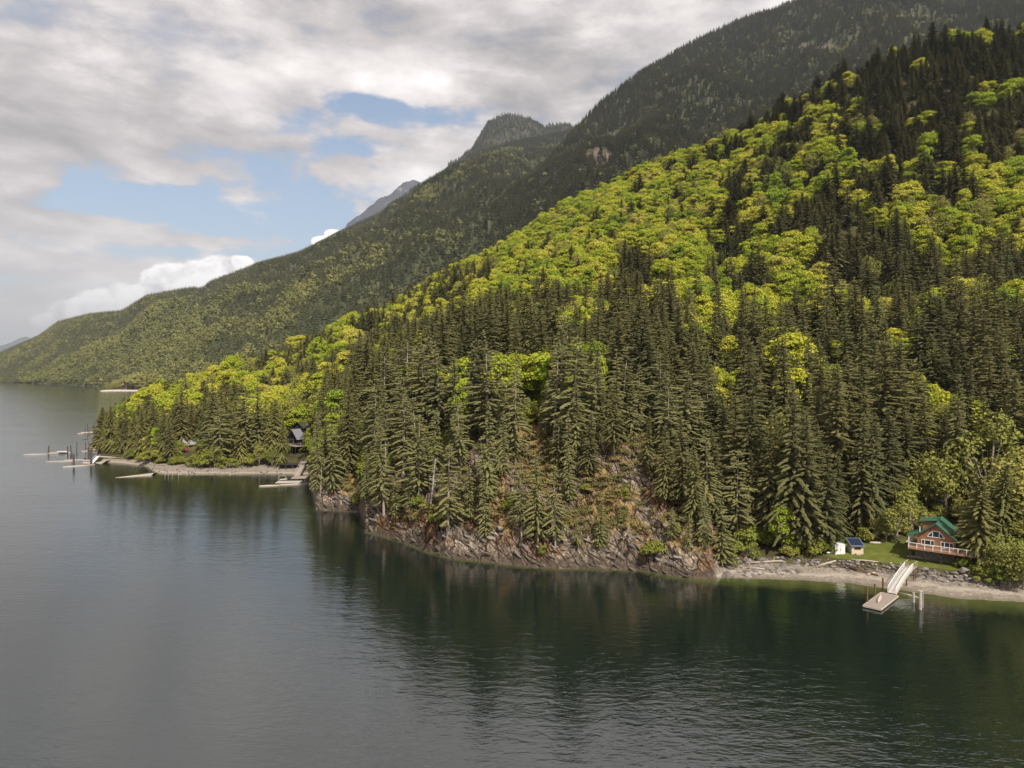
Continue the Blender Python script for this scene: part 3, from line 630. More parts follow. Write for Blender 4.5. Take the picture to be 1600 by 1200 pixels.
# trees along the water that the photograph shows singly: kind, column, top row, foot row, width factor
HER = [('shore',600,662,806,1.0,0),('shore',573,700,790,.9,1),('shore',655,650,792,1,2),('shore',700,690,838,1.15,0),('shore',735,720,815,1,1),('shore',722,612,742,1.0,0),('shore',762,622,792,.9,1),
 ('shore',805,566,725,.95,0),('shore',840,700,850,.95,1),('shore',868,722,862,1,0),('shore',815,720,842,.8,2),('shore',890,690,790,.9,1),('shore',935,778,862,1.2,1),('shore',680,640,760,1,0),
 ('fir',1068,640,806,1.15,2),('fir',1085,690,822,1.1,0),('fir',1010,640,742,1,1),('fir',960,600,728,1,3),('fir',920,640,748,1.1,2),('fir',1040,660,790,1,0),('shore',1127,774,884,1.25,1),('shore',1098,770,858,1.0,0),('shore',1075,800,868,.9,1),('shore',1050,790,850,.9,2),('shore',905,800,872,.9,0),('shore',760,730,842,1.0,1),('shore',640,720,812,1.1,0),('shore',785,640,750,1,1),('shore',620,735,812,1.1,1),('shore',1128,682,812,.9,0),
 ('shore',497,640,778,.75,1),('shore',520,640,778,.95,1),('fir',545,600,742,1,0),('shore',630,610,745,1,0),('fir',1165,600,820,1,0),('fir',1200,640,850,1,4),
 ('fir',1240,590,858,1.1,1),('fir',1290,530,862,1.15,0),('fir',1262,640,862,1.1,2),('fir',1345,430,838,1.15,0),('fir',1368,640,835,1.2,1),('fir',1290,690,862,1.2,2),('fir',1240,705,858,1.15,0),('fir',1215,700,850,1.2,4),('fir',1306,700,845,.9,0),('fir',1178,700,840,1.15,1),('fir',1395,680,805,1.1,3),('fir',1270,740,860,1.1,4),('fir',1345,640,836,1.0,2),('fir',1375,445,826,1.15,1),('fir',1400,520,800,1.1,0),
 ('fir',1310,560,846,1.1,4),('fir',1230,520,800,1.0,0),('fir',1180,560,800,1.1,2),('shore',1150,700,850,1.0,2),('fir',1445,560,745,1,3),('fir',1475,640,770,1,0)]
for r in HER: hero(*r)
hero('maple', 1222, 788, 862, 1.0, 3); hero('maple', 1190, 645, 790, .55, 3); hero('maple', 932, 552, 665, .5, 3); hero('maple', 886, 582, 680, .5, 3)
hero('maple', 722, 588, 700, .55, 3); hero('maple', 1240, 515, 640, .9, 0); hero('maple', 1232, 572, 700, .85, 1); hero('maple', 510, 668, 730, .8, 3); hero('maple', 650, 655, 700, .9, 3)
hero('maple', 1520, 622, 712, .8, 3); hero('alder', 1450, 700, 800, 1.0); hero('alder', 1400, 780, 850, 1.1); hero('alder', 1425, 745, 842, 1); hero('alder', 1480, 690, 812, 1); hero('alder', 1545, 640, 815, 1)
hero('cedar', 1530, 738, 888, 1.3, 1, label='tall brownish cedar growing against the right end of the brown cabin'); hero('cedar', 1562, 720, 862, 1.0, 0); hero('alder', 1592, 690, 850, 1.1)
for u, va, vb, w in [(1578,832,918,1.15),(1545,868,905,1.0),(1603,845,925,1.2)]: hero('alder', u, va, vb, w)
# the point on the left
for u, va, vb, w, k in [(166,640,702,.9,'cedar'),(176,632,706,1,'cedar'),(188,640,708,1,'cedar'),(199,628,707,1,'fir'),(210,640,708,1,'cedar'),(222,635,712,1,'cedar'),(239,618,714,1,'fir'),(252,650,718,.95,'fir'),
 (268,648,722,1.1,'fir'),(284,600,700,1,'fir'),(300,625,690,1,'fir'),(345,625,728,1.0,'shore'),(362,610,715,1,'fir'),(385,600,720,1,'shore'),(405,600,716,1,'fir'),(422,620,722,1.0,'cedar'),(438,656,728,.8,'cedar'),(375,650,724,.9,'cedar'),(330,590,700,1.1,'fir'),(320,640,716,.9,'cedar')]:
    hero(k, u, va, vb, w)
for u, va, vb, w, k in [(208,700,716,1.1,'shrub'),(236,702,722,1.2,'shrub'),(252,712,724,1.0,'shrub'),(222,705,720,1,'shrub'),(268,715,727,1,'shrub'),(322,694,730,1.0,'alder'),(335,692,732,.9,'alder'),(300,708,728,.9,'shrub'),
 (405,690,730,.9,'alder'),(425,695,730,.9,'alder'),(440,704,726,.7,'alder'),(390,712,730,1,'shrub'),(168,696,706,.8,'shrub'),(245,665,712,.8,'maple'),(230,680,715,.8,'maple'),
 (286,712,724,1.0,'shrub'),(298,713,727,1.1,'shrub'),(310,709,728,1.1,'shrub'),(276,712,726,1.0,'shrub'),(330,706,731,1.1,'shrub'),(345,712,731,1,'shrub'),(362,714,731,1,'shrub'),(1250,842,868,1.0,'shrub'),(1270,835,866,1.1,'shrub'),(1292,838,862,1.2,'shrub'),(1232,850,870,1.0,'shrub'),(1310,835,858,.8,'shrub'),(1165,826,872,.8,'shrub'),(1022,840,872,1.0,'shrub'),(915,752,775,1,'shrub'),(850,850,876,.8,'shrub'),
 (680,800,820,.9,'shrub'),(655,770,795,.8,'shrub'),(560,768,792,.9,'shrub'),(1385,800,850,.9,'alder'),(1370,800,846,.8,'alder'),(1522,880,905,1.2,'shrub'),(1540,885,912,1.1,'shrub'),(1505,868,888,1.0,'shrub'),(1410,790,838,1,'alder'),(1445,790,836,1,'alder'),(1500,770,822,1,'alder'),
 (1352,820,846,.8,'shrub'),(1560,880,915,1.1,'shrub'),(800,770,800,.9,'shrub'),(975,760,790,.9,'shrub'),(1060,815,835,.9,'shrub'),(1140,850,885,.7,'shrub')]:
    hero(k, u, va, vb, w)
nh = len(trees)
HX = np.array([(t['x'], t['y']) for t in trees])
# the wood itself: jittered grid over the hillside
cell = 4.5
for gy in np.arange(130, 640, cell):
    for gx in np.arange(-250, 640, cell):
        x = gx+rgt.uniform(-.48, .48)*cell; y = gy+rgt.uniform(-.48, .48)*cell; u = 800+F*x/y
        if u < 156 or u > 1760: continue
        ds = float(np.interp(u, ug, shore)); off = y-ds
        if off < 5 or y > 640: continue
        z = float(ground(u, y)); vb = HZ+F*(CAMH-z)/y
        cr = float(np.interp(u, CU, CP[:,5,0]))
        if z < 2.0 or y > cr+55: continue
        if 1128 < u < 1262 and off < 18: continue
        if 1262 <= u < 1560 and y < 151: continue
        if u >= 1560 and off < 12: continue
        if 455 < u < 480 and 262 < y < 294: continue
        if 282 < u < 316 and 270 < y < 304: continue
        if u < 480 and off < 14: continue
        rock = 566 < u < 1118
        if rock and off < 9: continue
        if rock and off < 34 and rgt.random() < .38: continue
        sh_ = conf_share(u, vb-(26 if y < 240 else 20)/y*F)
        cl = float(fbm(x/16, y/16, 0, 91, 2))                 # clumps
        con = (sh_+(cl-.5)*1.7*(1 if .05 < sh_ < .93 else .25)+(rgt.random()-.5)*.5*(.05 < sh_ < .93)) > .46
        if con:
            far = np.clip((y-230)/150, 0, 1)
            if rgt.random() < .25+.28*far: continue
            h = rgt.uniform(19, 32)*(1-.30*far)*(1 if rgt.random() > .25 else .62)*(1 if rgt.random() > .08 else 1.2)
            if u < 560 : h *= .82
            if rock and off < 40: h *= .45+.55*off/40
            k = 'shore' if (rock and off < 45) or (u < 640 and off < 40 and rgt.random() < .5) else 'fir'
            if u < 480 and rgt.random() < .3: k = 'cedar'
            w = rgt.uniform(.85, 1.35)*(1+.40*far)
        else:
            if rgt.random() < .30: continue
            h = rgt.uniform(9.5, 18); k = 'maple' if rgt.random() < (.84 if u < 1350 or vb < 500 else .55) else 'alder'
            if off < 30: k = 'alder' if rgt.random() < .5 else k; h *= .8
            w = rgt.uniform(.75, 1.3)*(16/h)**.8
        vt = vb-h/y*F
        skip = blocks(u, vt, vb, RAD[k]*h*w/y*F*(1 if con else 1.6), y)
        if skip: continue
        for bu, bv, ru, rv in BARE:
            if abs(u-bu) < ru and ((bv-rv < vb < bv+rv*1.4) or (vt < bv < vb)): skip = True; break
        if skip and rgt.random() < .93: continue
        if nh and ((HX[:,0]-x)**2+(HX[:,1]-y)**2).min() < (9 if con else 14): continue
        add_tree(k, x, y, z-.3, h, w)
print('trees', len(trees))
# which ones show most: walk outwards, keep the skyline of what is already covered
order = sorted(range(len(trees)), key=lambda i: trees[i]['y'])
sky = np.full(1700, 1e9)
for i in order:
    t = trees[i]; u, vt = proj(t['x'], t['y'], t['z']+t['h']); _, vb = proj(t['x'], t['y'], t['z']); r = RAD[t['k']]*t['h']*t['w']/t['y']*F
    a = max(0, int(u-r)); b = min(1600, int(u+r)+1); t['vis'] = 0; t['u'] = u; t['vt'] = vt; t['vb'] = vb
    if b <= a: continue
    c = np.arange(a, b); q = np.abs(c-u)/max(r, 1)
    top = vt+(vb-vt)*(.9*q if t['k'] in ('fir','shore','cedar') else .15+.3*q*q)
    t['vis'] = float(np.clip(np.minimum(sky[a:b], vb)-np.maximum(top, 0), 0, None).sum()); sky[a:b] = np.minimum(sky[a:b], top)
CON = [i for i in range(len(trees)) if trees[i]['k'] in ('fir','shore')]
LEF = [i for i in range(len(trees)) if trees[i]['k'] in ('maple','alder')]
OTH = [i for i in range(len(trees)) if trees[i]['k'] in ('cedar','shrub')]
CON.sort(key=lambda i: -trees[i]['vis']); LEF.sort(key=lambda i: -trees[i]['vis']); OTH.sort(key=lambda i: -trees[i]['vis'])
single = set(CON[:298])|set(LEF[:298])|set(i for i in OTH[:290] if trees[i]['vis'] > 20)

# labels: look + height + what the tree stands above or beside
def zone(u, vb):
    for lim, a in ((235,'on the far point'),(290,'left of the small shore house'),(345,'behind the small shore house'),(400,'above the cove beach'),(452,'left of the dark cabin'),(500,'right of the dark cabin'),(545,'above the small headland'),(590,'above the little cove'),(640,'above the bluff tip'),
        (690,'above the left bluff'),(740,'above the bluff bend'),(790,'above the first mossy outcrop'),(840,'above the middle bluff'),(890,'above the high outcrop'),(940,'above the orange slope'),(990,'above the cliff cleft'),(1040,'right of the cliff cleft'),(1090,'above the last outcrop'),
        (1130,'above the bluff end'),(1185,'above the beach start'),(1240,'above the upper beach'),(1290,'left of the white shed'),(1350,'behind the two sheds'),(1400,'above the lawn'),(1430,'above the gangway'),(1480,'above the brown cabin'),(1530,'right of the brown cabin'),(1565,'above the trailer'),(1990,'at the frame edge')):
        if u < lim: return a
def level(t):
    d = t['vb']; 
    return 'at the foot' if d > 740 else 'low down' if d > 640 else 'lower slope' if d > 540 else 'halfway up' if d > 440 else 'upper slope' if d > 340 else 'high up' if d > 230 else 'near the top'
ORD = ['leftmost','second from left','third from left','fourth from left','fifth from left','sixth from left','seventh from left','eighth from left','ninth from left','tenth from left','eleventh from left','twelfth from left']
LOOK = {'fir': 'dark fir', 'shore': 'thin olive fir', 'cedar': 'drooping cedar', 'maple': 'bright yellow-green maple', 'alder': 'dull leafy tree', 'shrub': 'low leafy shrub'}
sets = {}
for i in single:
    t = trees[i]
    sz = ('tall' if t['h'] > 26 else 'short' if t['h'] < 17 else 'mid-sized') if t['k'] in ('fir','shore') else ('tall' if t['h'] > 15 else 'short' if t['h'] < 12.5 else 'mid-sized')
    if t['k'] == 'shrub': sz = ''
    base = ' '.join((sz+' '+LOOK[t['k']]+' '+zone(t['u'], t['vb'])+', '+level(t)).split())
    sets.setdefault(base, []).append(i)
for base, ids in sets.items():
    ids.sort(key=lambda i: trees[i]['u'])
    for n, i in enumerate(ids):
        t = trees[i]
        if t['label']: continue
        t['label'] = base if len(ids) == 1 or len(ids) > 12 else base+', '+ORD[n]
        if len(ids) > 1 and n == len(ids)-1 and len(ids) <= 12: t['label'] = base+', rightmost'
GRP = {'fir': 'dark firs of the hillside wood', 'shore': 'thin firs along the shore', 'cedar': 'cedars near the houses', 'maple': 'bright maples of the hillside', 'alder': 'olive leafy trees of the hillside', 'shrub': 'shrubs along the shore'}
SC0 = {}
for k, L in KIND.items():
    for i, (c, tr, b) in enumerate(L): SC0[(k, i)] = max(v.co.z for v in c.vertices)
for i in sorted(single):
    t = trees[i]; s = t['h']/SC0[(t['k'], t['i'])]; c, tr, b = KIND[t['k']][t['i']]
    o = thing(KNAME[t['k']], (t['x'], t['y'], t['z']), t['rz'], t['label'], {'fir':'fir','shore':'fir','cedar':'cedar','maple':'maple','alder':'tree','shrub':'shrub'}[t['k']], GRP[t['k']])
    o.scale = (s*t['w'], s*t['w'], s); o.rotation_euler = (rgt.normal()*.035+t['lean'], rgt.normal()*.035, t['rz'])
    link('crown', c, o); link('trunk', tr, o)
# the rest of the wood: one mass per kind, instanced by geometry nodes
def scatter(name, label, protos, pts, m0):
    """pts: x y z rot scale_xy scale_z proto"""
    pts = np.array(pts, float)
    if not len(pts): return
    me = bpy.data.meshes.new(name); me.vertices.add(len(pts)); me.vertices.foreach_set('co', pts[:,:3].astype(np.float32).ravel())
    a = me.attributes.new('rot', 'FLOAT_VECTOR', 'POINT'); a.data.foreach_set('vector', np.stack([pts[:,3]*0, pts[:,3]*0, pts[:,3]], 1).astype(np.float32).ravel())
    a = me.attributes.new('scl', 'FLOAT_VECTOR', 'POINT'); a.data.foreach_set('vector', np.stack([pts[:,4], pts[:,4], pts[:,5]], 1).astype(np.float32).ravel())
    a = me.attributes.new('idx', 'INT', 'POINT'); a.data.foreach_set('value', pts[:,6].astype(np.int32))
    ob = link(name, me); tag(ob, label, kind='stuff')
    ng = bpy.data.node_groups.new(name, 'GeometryNodeTree'); ng.interface.new_socket('Geometry', in_out='INPUT', socket_type='NodeSocketGeometry'); ng.interface.new_socket('Geometry', in_out='OUTPUT', socket_type='NodeSocketGeometry')
    N = ng.nodes; L = ng.links; gi = N.new('NodeGroupInput'); go = N.new('NodeGroupOutput'); jn = N.new('GeometryNodeJoinGeometry')
    def attr(n, ty):
        q = N.new('GeometryNodeInputNamedAttribute'); q.data_type = ty; q.inputs[0].default_value = n; return q.outputs[0]
    cmpn = attr('idx', 'INT')
    for i, pm in enumerate(protos):
        po = bpy.data.objects.new(name+'_kind', pm)
        oi = N.new('GeometryNodeObjectInfo'); oi.inputs['Object'].default_value = po; oi.inputs['As Instance'].default_value = True
        ip = N.new('GeometryNodeInstanceOnPoints'); cp = N.new('FunctionNodeCompare'); cp.data_type = 'INT'; cp.operation = 'EQUAL'
        ii = [s_ for s_ in cp.inputs if s_.type == 'INT']; L.new(cmpn, ii[0]); ii[1].default_value = i
        L.new(gi.outputs[0], ip.inputs['Points']); L.new(cp.outputs[0], ip.inputs['Selection']); L.new(oi.outputs['Geometry'], ip.inputs['Instance'])
        e2 = N.new('FunctionNodeEulerToRotation'); L.new(attr('rot', 'FLOAT_VECTOR'), e2.inputs[0]); L.new(e2.outputs[0], ip.inputs['Rotation'])
        L.new(attr('scl', 'FLOAT_VECTOR'), ip.inputs['Scale']); L.new(ip.outputs[0], jn.inputs[0])
    L.new(jn.outputs[0], go.inputs[0]); md = ob.modifiers.new('scatter', 'NODES'); md.node_group = ng
for nm, lb, ks in (('conifer_wood', 'the many further dark conifers filling the hillside wood', ('fir','shore','cedar')), ('broadleaf_wood', 'the many further bright leafy trees filling the hillside', ('maple','alder','shrub'))):
    protos = []; base = {}
    for k in ks:
        for i, pr in enumerate(KIND[k]): base[(k, i)] = len(protos); protos.append(pr[2])
    pts = []
    for i, t in enumerate(trees):
        if i in single or t['k'] not in ks: continue
        s = t['h']/SC0[(t['k'], t['i'])]; pts.append((t['x'], t['y'], t['z'], t['rz'], s*t['w'], s, base[(t['k'], t['i'])]))
    scatter(nm, lb, protos, pts, None); print(nm, len(pts))
SCR = [broadleaf('scrub_a', 55, 1.6, 1.5, 7, 260, .17, (M_SCRUB, M_BARK), .05)[2], broadleaf('scrub_b', 56, 1.1, 1.2, 6, 200, .15, (M_SCRUB, M_BARK), .05)[2]]
pts = []
while len(pts) < 3600:
    u = rgt.uniform(495, 1260); off = rgt.uniform(3, 45)**1.0
    y = float(np.interp(u, ug, shore))+off; z = float(ground(u, y))
    if z < 3.2+rgt.uniform(0, 2) or fbm(u/30, off/6, 0, 13, 2) < rgt.uniform(.3, .6): continue
    s = rgt.uniform(.35, 1.15); pts.append(((u-800)/F*y, y, z-.1, rgt.uniform(0, 6.28), s, s*rgt.uniform(.6, 1.1), rgt.integers(2)))
scatter('low_scrub', 'low olive and orange scrub growing over the rocky bluff', SCR, pts, None)
pts = []
for q in range(3000):
    u = rgt.uniform(158, 1700); y = float(np.interp(u, ug, shore))+rgt.uniform(13, 120)
    if 1262 < u < 1560 and y < 152 or 450 < u < 484 and y < 292 or 280 < u < 318 and y < 300 or 566 < u < 1118 and y < 175: continue
    z = float(ground(u, y)); s = rgt.uniform(.5, 1.2)
    if z > 2.6: pts.append(((u-800)/F*y, y, z-.3, rgt.uniform(0, 6.28), s, s, rgt.integers(2)))
scatter('undergrowth', 'leafy undergrowth on the forest floor', [q_[2] for q_ in SHRUBS], pts, None)
# forest on the mountains behind
def far_wood(R, n, seed, umin, umax, leaf_bias, hs, name, label, vmax=None, nolow=0, rock=None):
    rg = np.random.default_rng(seed); us, rows, dd, zz = R['us'], R['rows'], R['d'], R['z']
    u = rg.uniform(umin, umax, n*4); f = rg.uniform(.012, 1.02, n*4)
    a = np.interp(u, us, np.arange(len(us))); b = np.interp(f, rows, np.arange(len(rows))); i = np.minimum(a.astype(int), len(us)-2); j = np.minimum(b.astype(int), len(rows)-2); p = a-i; q = b-j
    bl = lambda G: (G[i,j]*(1-p)+G[i+1,j]*p)*(1-q)+(G[i,j+1]*(1-p)+G[i+1,j+1]*p)*q
    d = bl(dd); z = bl(zz); x = (u-800)/F*d
    # even ground density: area of the cell ~ d * depth of the column
    dep = np.interp(u, us, dd.max(1)-dd.min(1)); wgt = d*dep; keep = rg.random(len(u)) < wgt/wgt.max()*1.0
    if rock is not None:
        for (ru, rv, rr, rs) in rock:
            v = HZ+F*(CAMH-z)/d; keep &= ~(((np.abs(u-ru)/rr)**2+(np.abs(v-rv)/rs)**2 < 1) & (fbm(x/40, z/25, 0, 5, 3) > .42))
    k = np.nonzero(keep)[0][:n]; u, f, d, z, x = u[k], f[k], d[k], z[k], x[k]
    nz = fbm(x/260, d/330, z/200, seed, 4)*.75+fbm(x/60, d/90, z/60, seed+9, 2)*.25; leaf = rg.random(len(u)) < np.clip((nz+leaf_bias(u, f)-.50)*5, 0.02, .85)
    h = hs*rg.uniform(.65, 1.3, len(u)); rot = rg.uniform(0, 6.28, len(u)); w = rg.uniform(.9, 1.3, len(u)); idx = rg.integers(0, 2, len(u))
    for lf, pr, nm, base in ((False, FARF, name[0], 22), (True, FARL, name[1], 14)):
        m = leaf == lf; s = h[m]/base*(1 if not lf else .72)
        scatter(nm, label[0 if not lf else 1], [q_[2] for q_ in pr], np.stack([x[m], d[m], z[m]-.5, rot[m], s*w[m], s, idx[m]], 1), None)
    print(name, len(u), leaf.sum())
far_wood(R2, 60000, 101, -60, 905, lambda u, f: np.interp(f, [0,.25,.6,1],[.07,.05,.01,-.12])+np.interp(u, [0,150,400,900],[-.02,.0,.02,-.05]), 21, ('far_conifer_forest','far_broadleaf_patches'), ('conifer forest covering the far mountain side','pale green broadleaf patches on the far mountain side'))
far_wood(R4, 36000, 103, 765, 1750, lambda u, f: f*0-.13, 21, ('right_mountain_conifer_forest','right_mountain_broadleaf_patches'), ('dark conifer forest covering the mountain behind the maples','few pale trees on the mountain behind the maples'), rock=[(935,246,20,15),(990,214,11,7),(958,214,9,8),(905,268,10,6),(1275,72,30,6),(1110,160,7,4)])

far_wood(R3, 5000, 107, 700, 960, lambda u, f: f*0-.3, 24, ('peak_conifers','peak_broadleaf_patches'), ('thin dark conifers on the rocky peak','few pale trees on the rocky peak'))
# ------------------------------------------------------------------ rocks
def rock_mat():
    m = bpy.data.materials.new('boulder_rock'); m.use_nodes = True; t = NT(m.node_tree); b = t.n['Principled BSDF']
    P = t.new('ShaderNodeNewGeometry').outputs['Position']; oi = t.new('ShaderNodeObjectInfo').outputs['Random']
    n2 = t.noise(P, 1.6, 5, .65); c = t.ramp(t.m('ADD', t.m('MULTIPLY', n2, .5), t.m('MULTIPLY', oi, .5)), [(.2,(.06,.05,.045)),(.5,(.13,.11,.098)),(.75,(.23,.20,.18)),(.95,(.42,.38,.35))])
    s = t.new('ShaderNodeSeparateXYZ'); t.put(s.inputs[0], P); tide = t.step(t.m('ADD', s.outputs[2], t.m('MULTIPLY', n2, 1.6)), 3.9, 2.3)
    c = t.mix(t.m('MULTIPLY', tide, .8), c, (.07,.054,.042)); t.put(b.inputs['Base Color'], c); b.inputs['Roughness'].default_value = .9
    return m
M_ROCK = rock_mat(); M_ROCKD = rock_mat.__call__(); M_ROCKD.name = 'riprap_rock'
t_ = NT(M_ROCKD.node_tree)
for n_ in t_.n:
    if n_.type == 'MAP_RANGE': n_.inputs[1].default_value = -.2; n_.inputs[2].default_value = -1
def boulder_mesh(seed, n=22, ang=0):
    rg = random.Random(seed); import bmesh
    bm = bmesh.new()
    for i in range(n):
        v = Vector((rg.gauss(0,1), rg.gauss(0,1), rg.gauss(0,1))).normalized(); bm.verts.new(Vector((v.x*1.0, v.y*.8, v.z*.62))*rg.uniform(.85, 1.05))
    r = bmesh.ops.convex_hull(bm, input=bm.verts); dl = [e for e in r['geom_unused'] if isinstance(e, bmesh.types.BMVert)]
    if dl: bmesh.ops.delete(bm, geom=dl, context='VERTS')
    me = bpy.data.meshes.new('boulder'); bm.to_mesh(me); bm.free(); return me
BL = [boulder_mesh(i, 14+i*2) for i in range(7)]; BLD = []
for m_ in BL:
    d_ = m_.copy(); d_.materials.append(M_ROCKD); BLD.append(d_); m_.materials.append(M_ROCK)
rb = random.Random(12)
def put_rock(p, s, parent, meshes=BL, name='boulder', sink=.25, flat=1):
    o = link(name, meshes[rb.randrange(7)], parent); o.location = (p[0], p[1], p[2]-s*sink+.15*s); o.scale = (s*rb.uniform(.8,1.25), s*rb.uniform(.8,1.2), s*rb.uniform(.7,1.1)*flat); o.rotation_euler = (rb.uniform(-.4,.4), rb.uniform(-.4,.4), rb.uniform(0,6.28)); return o
lo = [(1255,886),(1300,890),(1350,894),(1400,898),(1440,904),(1500,915),(1570,921)]; hi = [(1255,876),(1300,875),(1350,879),(1400,883),(1440,890),(1500,899),(1570,908)]
rip = thing('riprap_bank', (0,0,0), 0, 'bank of loose grey boulders between the beach and the lawn', 'rock bank')
for i in range(300):
    u = rb.uniform(1255, 1570); a = np.interp(u, *zip(*lo)); b = np.interp(u, *zip(*hi)); f = rb.random(); p = hit(u, a+(b-a)*f)
    put_rock(p+Vector((0,0,.05)), rb.uniform(.28, .62)*(1.2 if u > 1420 else .9), rip, BLD)
big = link('boulder', BLD[3]); p = hit(1507, 898); big.location = p+Vector((0,0,.4)); big.scale = (1.15,1,1.05); tag(big, 'largest pale boulder on top of the rock bank right of the gangway', 'boulder')
sr = thing('shore_rocks', (0,0,0), 0, 'jumble of pale broken rocks where the beach meets the bluff', 'rock pile')
for i in range(170):
    u = rb.uniform(1128, 1258); p = hit(u, rb.uniform(874, 903)-(u-1128)*.03); 
    if p.z > -.1: put_rock(p, rb.uniform(.2, .75)*(1.0 if rb.random() > .1 else 1.7), sr, BLD)
fr = thing('bluff_rocks', (0,0,0), 0, 'dark tide-stained rock blocks along the waterline foot of the bluff', 'rocks')
for i in range(230):
    u = rb.uniform(570, 1120) if i > 50 else rb.uniform(494, 562); sh = float(np.interp(u, ug, shore)); y = sh+rb.uniform(-.6, 3.2); z = float(ground(u, y))
    o = put_rock(((u-800)/F*y, y, max(z, -.3)), rb.uniform(.35, 1.0), fr, BL, 'rock', .35, .9); o.scale = (o.scale[0]*1.7, o.scale[1]*.9, o.scale[2]*.7); o.rotation_euler = (rb.uniform(-.2,.2), .55+rb.uniform(-.3,.3), rb.uniform(-.5,.5))
cv = thing('cove_rocks', (0,0,0), 0, 'scattered tan stones on the gravel beach of the cove', 'rocks')
for i in range(220):
    u = rb.uniform(236, 440); sh = float(np.interp(u, ug, shore)); y = sh+rb.uniform(0, 14); put_rock(((u-800)/F*y, y, float(ground(u, y))), rb.uniform(.25, .8), cv, BLD)

# ------------------------------------------------------------------ colours of built things
W_WHITE = mat('white_paint', (.72,.71,.69), .6, .3, .08); W_WOOD = mat('weathered_wood', (.30,.25,.21), .9, .2, .35, 6, col2=(.19,.155,.13)); W_PALE = mat('pale_driftwood', (.42,.36,.30), .9, .2, .25, 4)
W_DARK = mat('dark_stained_wood', (.035,.03,.028), .8, .2, .3); W_BROWN = mat('brown_pile', (.14,.075,.045), .9, .2, .35, 2); W_GREYP = mat('grey_pile', (.40,.36,.32), .9, .2, .35, 2)
W_DPILE = mat('dark_pile', (.085,.07,.065), .9, .2, .3, 2)
G_ROOF = mat('green_metal_roof', (.04,.115,.072), .45, .4, .2, 1.5); GREY_ROOF = mat('grey_shingles', (.17,.165,.175), .8, .2, .2, 3); DARK_ROOF = mat('dark_mossy_roof', (.05,.055,.035), .9, .1, .4, 2)
GLASS = mat('dark_window_glass', (.02,.025,.03), .08, .6, .2); CREAM = mat('cream_siding', (.55,.44,.31), .8, .2, .1, 2); GREY_MET = mat('grey_sheet_metal', (.42,.42,.43), .5, .4, .1)
PANEL = mat('solar_cells', (.022,.032,.06), .15, .6, .2); RED = mat('red_siding', (.25,.085,.06), .8, .2, .2); STONE = mat('stone_footing', (.16,.135,.11), .95, .1, .5, 2); CHIM = mat('pink_brick', (.42,.27,.22), .9, .1, .2)
def log_siding():
    m = mat('orange_timber_siding', (.32,.155,.078), .75, .25, .3, 1.5); t = NT(m.node_tree); b = t.n['Principled BSDF']
    co = t.new('ShaderNodeTexCoord').outputs['Object']; s = t.new('ShaderNodeSeparateXYZ'); t.put(s.inputs[0], co)
    w = t.m('SINE', t.m('MULTIPLY', s.outputs[2], 6.283/.22)); bn = t.new('ShaderNodeBump'); bn.inputs['Distance'].default_value = .04; t.put(bn.inputs['Height'], w); t.l.new(bn.outputs[0], b.inputs['Normal']); return m
TIMBER = log_siding()
def window(parent, x0, x1, z0, z1, y, panes, frame=W_WHITE, th=.09, yaw=None):
    """front-facing window (-Y side) : frame with one opening per pane"""
    m = MB(); m.box(x0, x1, y-.07, y+.02, z1-th, z1); m.box(x0, x1, y-.07, y+.02, z0, z0+th)
    xs = [x0]; 
    for f in panes: xs.append(xs[-1]+(x1-x0)*f)
    for k, x in enumerate(xs): m.box(max(x0, x-th/2), min(x1, x+th/2) if k else x0+th, y-.069, y+.019, z0+th, z1-th)
    w = m.build('window', frame, parent)
    for a, b in zip(xs[:-1], xs[1:]): MB().box(a+.03, b-.03, y-.02, y+.01, z0+.03, z1-.03).build('pane', GLASS, w)
    return w

# ------------------------------------------------------------------ the brown cabin with its green roof
cb = thing('cabin', (78.0, 134.4, 5.05), math.radians(-38.2), 'orange timber cabin with green metal roof and wide front deck above the lawn', 'cabin')
MB().prism([(1.3,0),(7.7,0),(7.7,2.2),(4.5,4.75),(1.3,2.2)], 1, 1.7, 9.8).build('wall', TIMBER, cb)
MB().prism([(.75,1.95),(4.5,4.97),(4.5,5.10),(.65,2.02)], 1, 1.15, 10.3).prism([(8.25,1.95),(8.35,2.02),(4.5,5.10),(4.5,4.97)], 1, 1.15, 10.3).build('roof', G_ROOF, cb)
MB().prism([(.68,1.86),(4.5,4.90),(4.5,4.965),(.72,1.955)], 1, 1.12, 1.2).prism([(8.32,1.86),(8.28,1.955),(4.5,4.965),(4.5,4.90)], 1, 1.12, 1.2).build('barge_board', mat('brown_trim', (.12,.06,.035)), cb)
dm = MB().box(1.9, 4.2, 4.2, 7.4, 2.6, 4.75).build('dormer', TIMBER, cb)
MB().prism([(1.3,4.68),(4.6,5.18),(4.6,5.30),(1.3,4.80)], 1, 3.8, 7.9).build('dormer_roof', G_ROOF, dm)
pr_ = MB().prism([(-.45,2.05),(1.28,2.62),(1.28,2.72),(-.45,2.15)], 1, 1.3, 6.6).build('porch_roof', G_ROOF, cb)
for y in (1.5, 3.0, 4.5, 6.2): MB().box(-.2, -.06, y, y+.14, 0, 2.1).build('porch_post', W_WHITE, cb)
MB().box(0, 11.0, 0, 1.69, -.22, 0).box(-.4, 1.29, 1.69, 9, -.22, 0).build('deck', mat('deck_boards', (.33,.20,.13), .85, .2, .3, 5), cb)
for i in range(9):
    x = .06+i*(10.88/8); MB().box(x-.06, x+.06, .02, .14, 0, .98).build('railing_post', W_WHITE, cb)
MB().box(-.02, 11.0, .0, .16, .98, 1.05).box(-.4, -.3, .16, 9, .98, 1.05).build('handrail', W_WHITE, cb)
m = MB(); m.box(.1, 10.9, .06, .09, .1, .15)
for i in range(84): m.box(.12+i*.129, .15+i*.129, .06, .09, .15, .97)
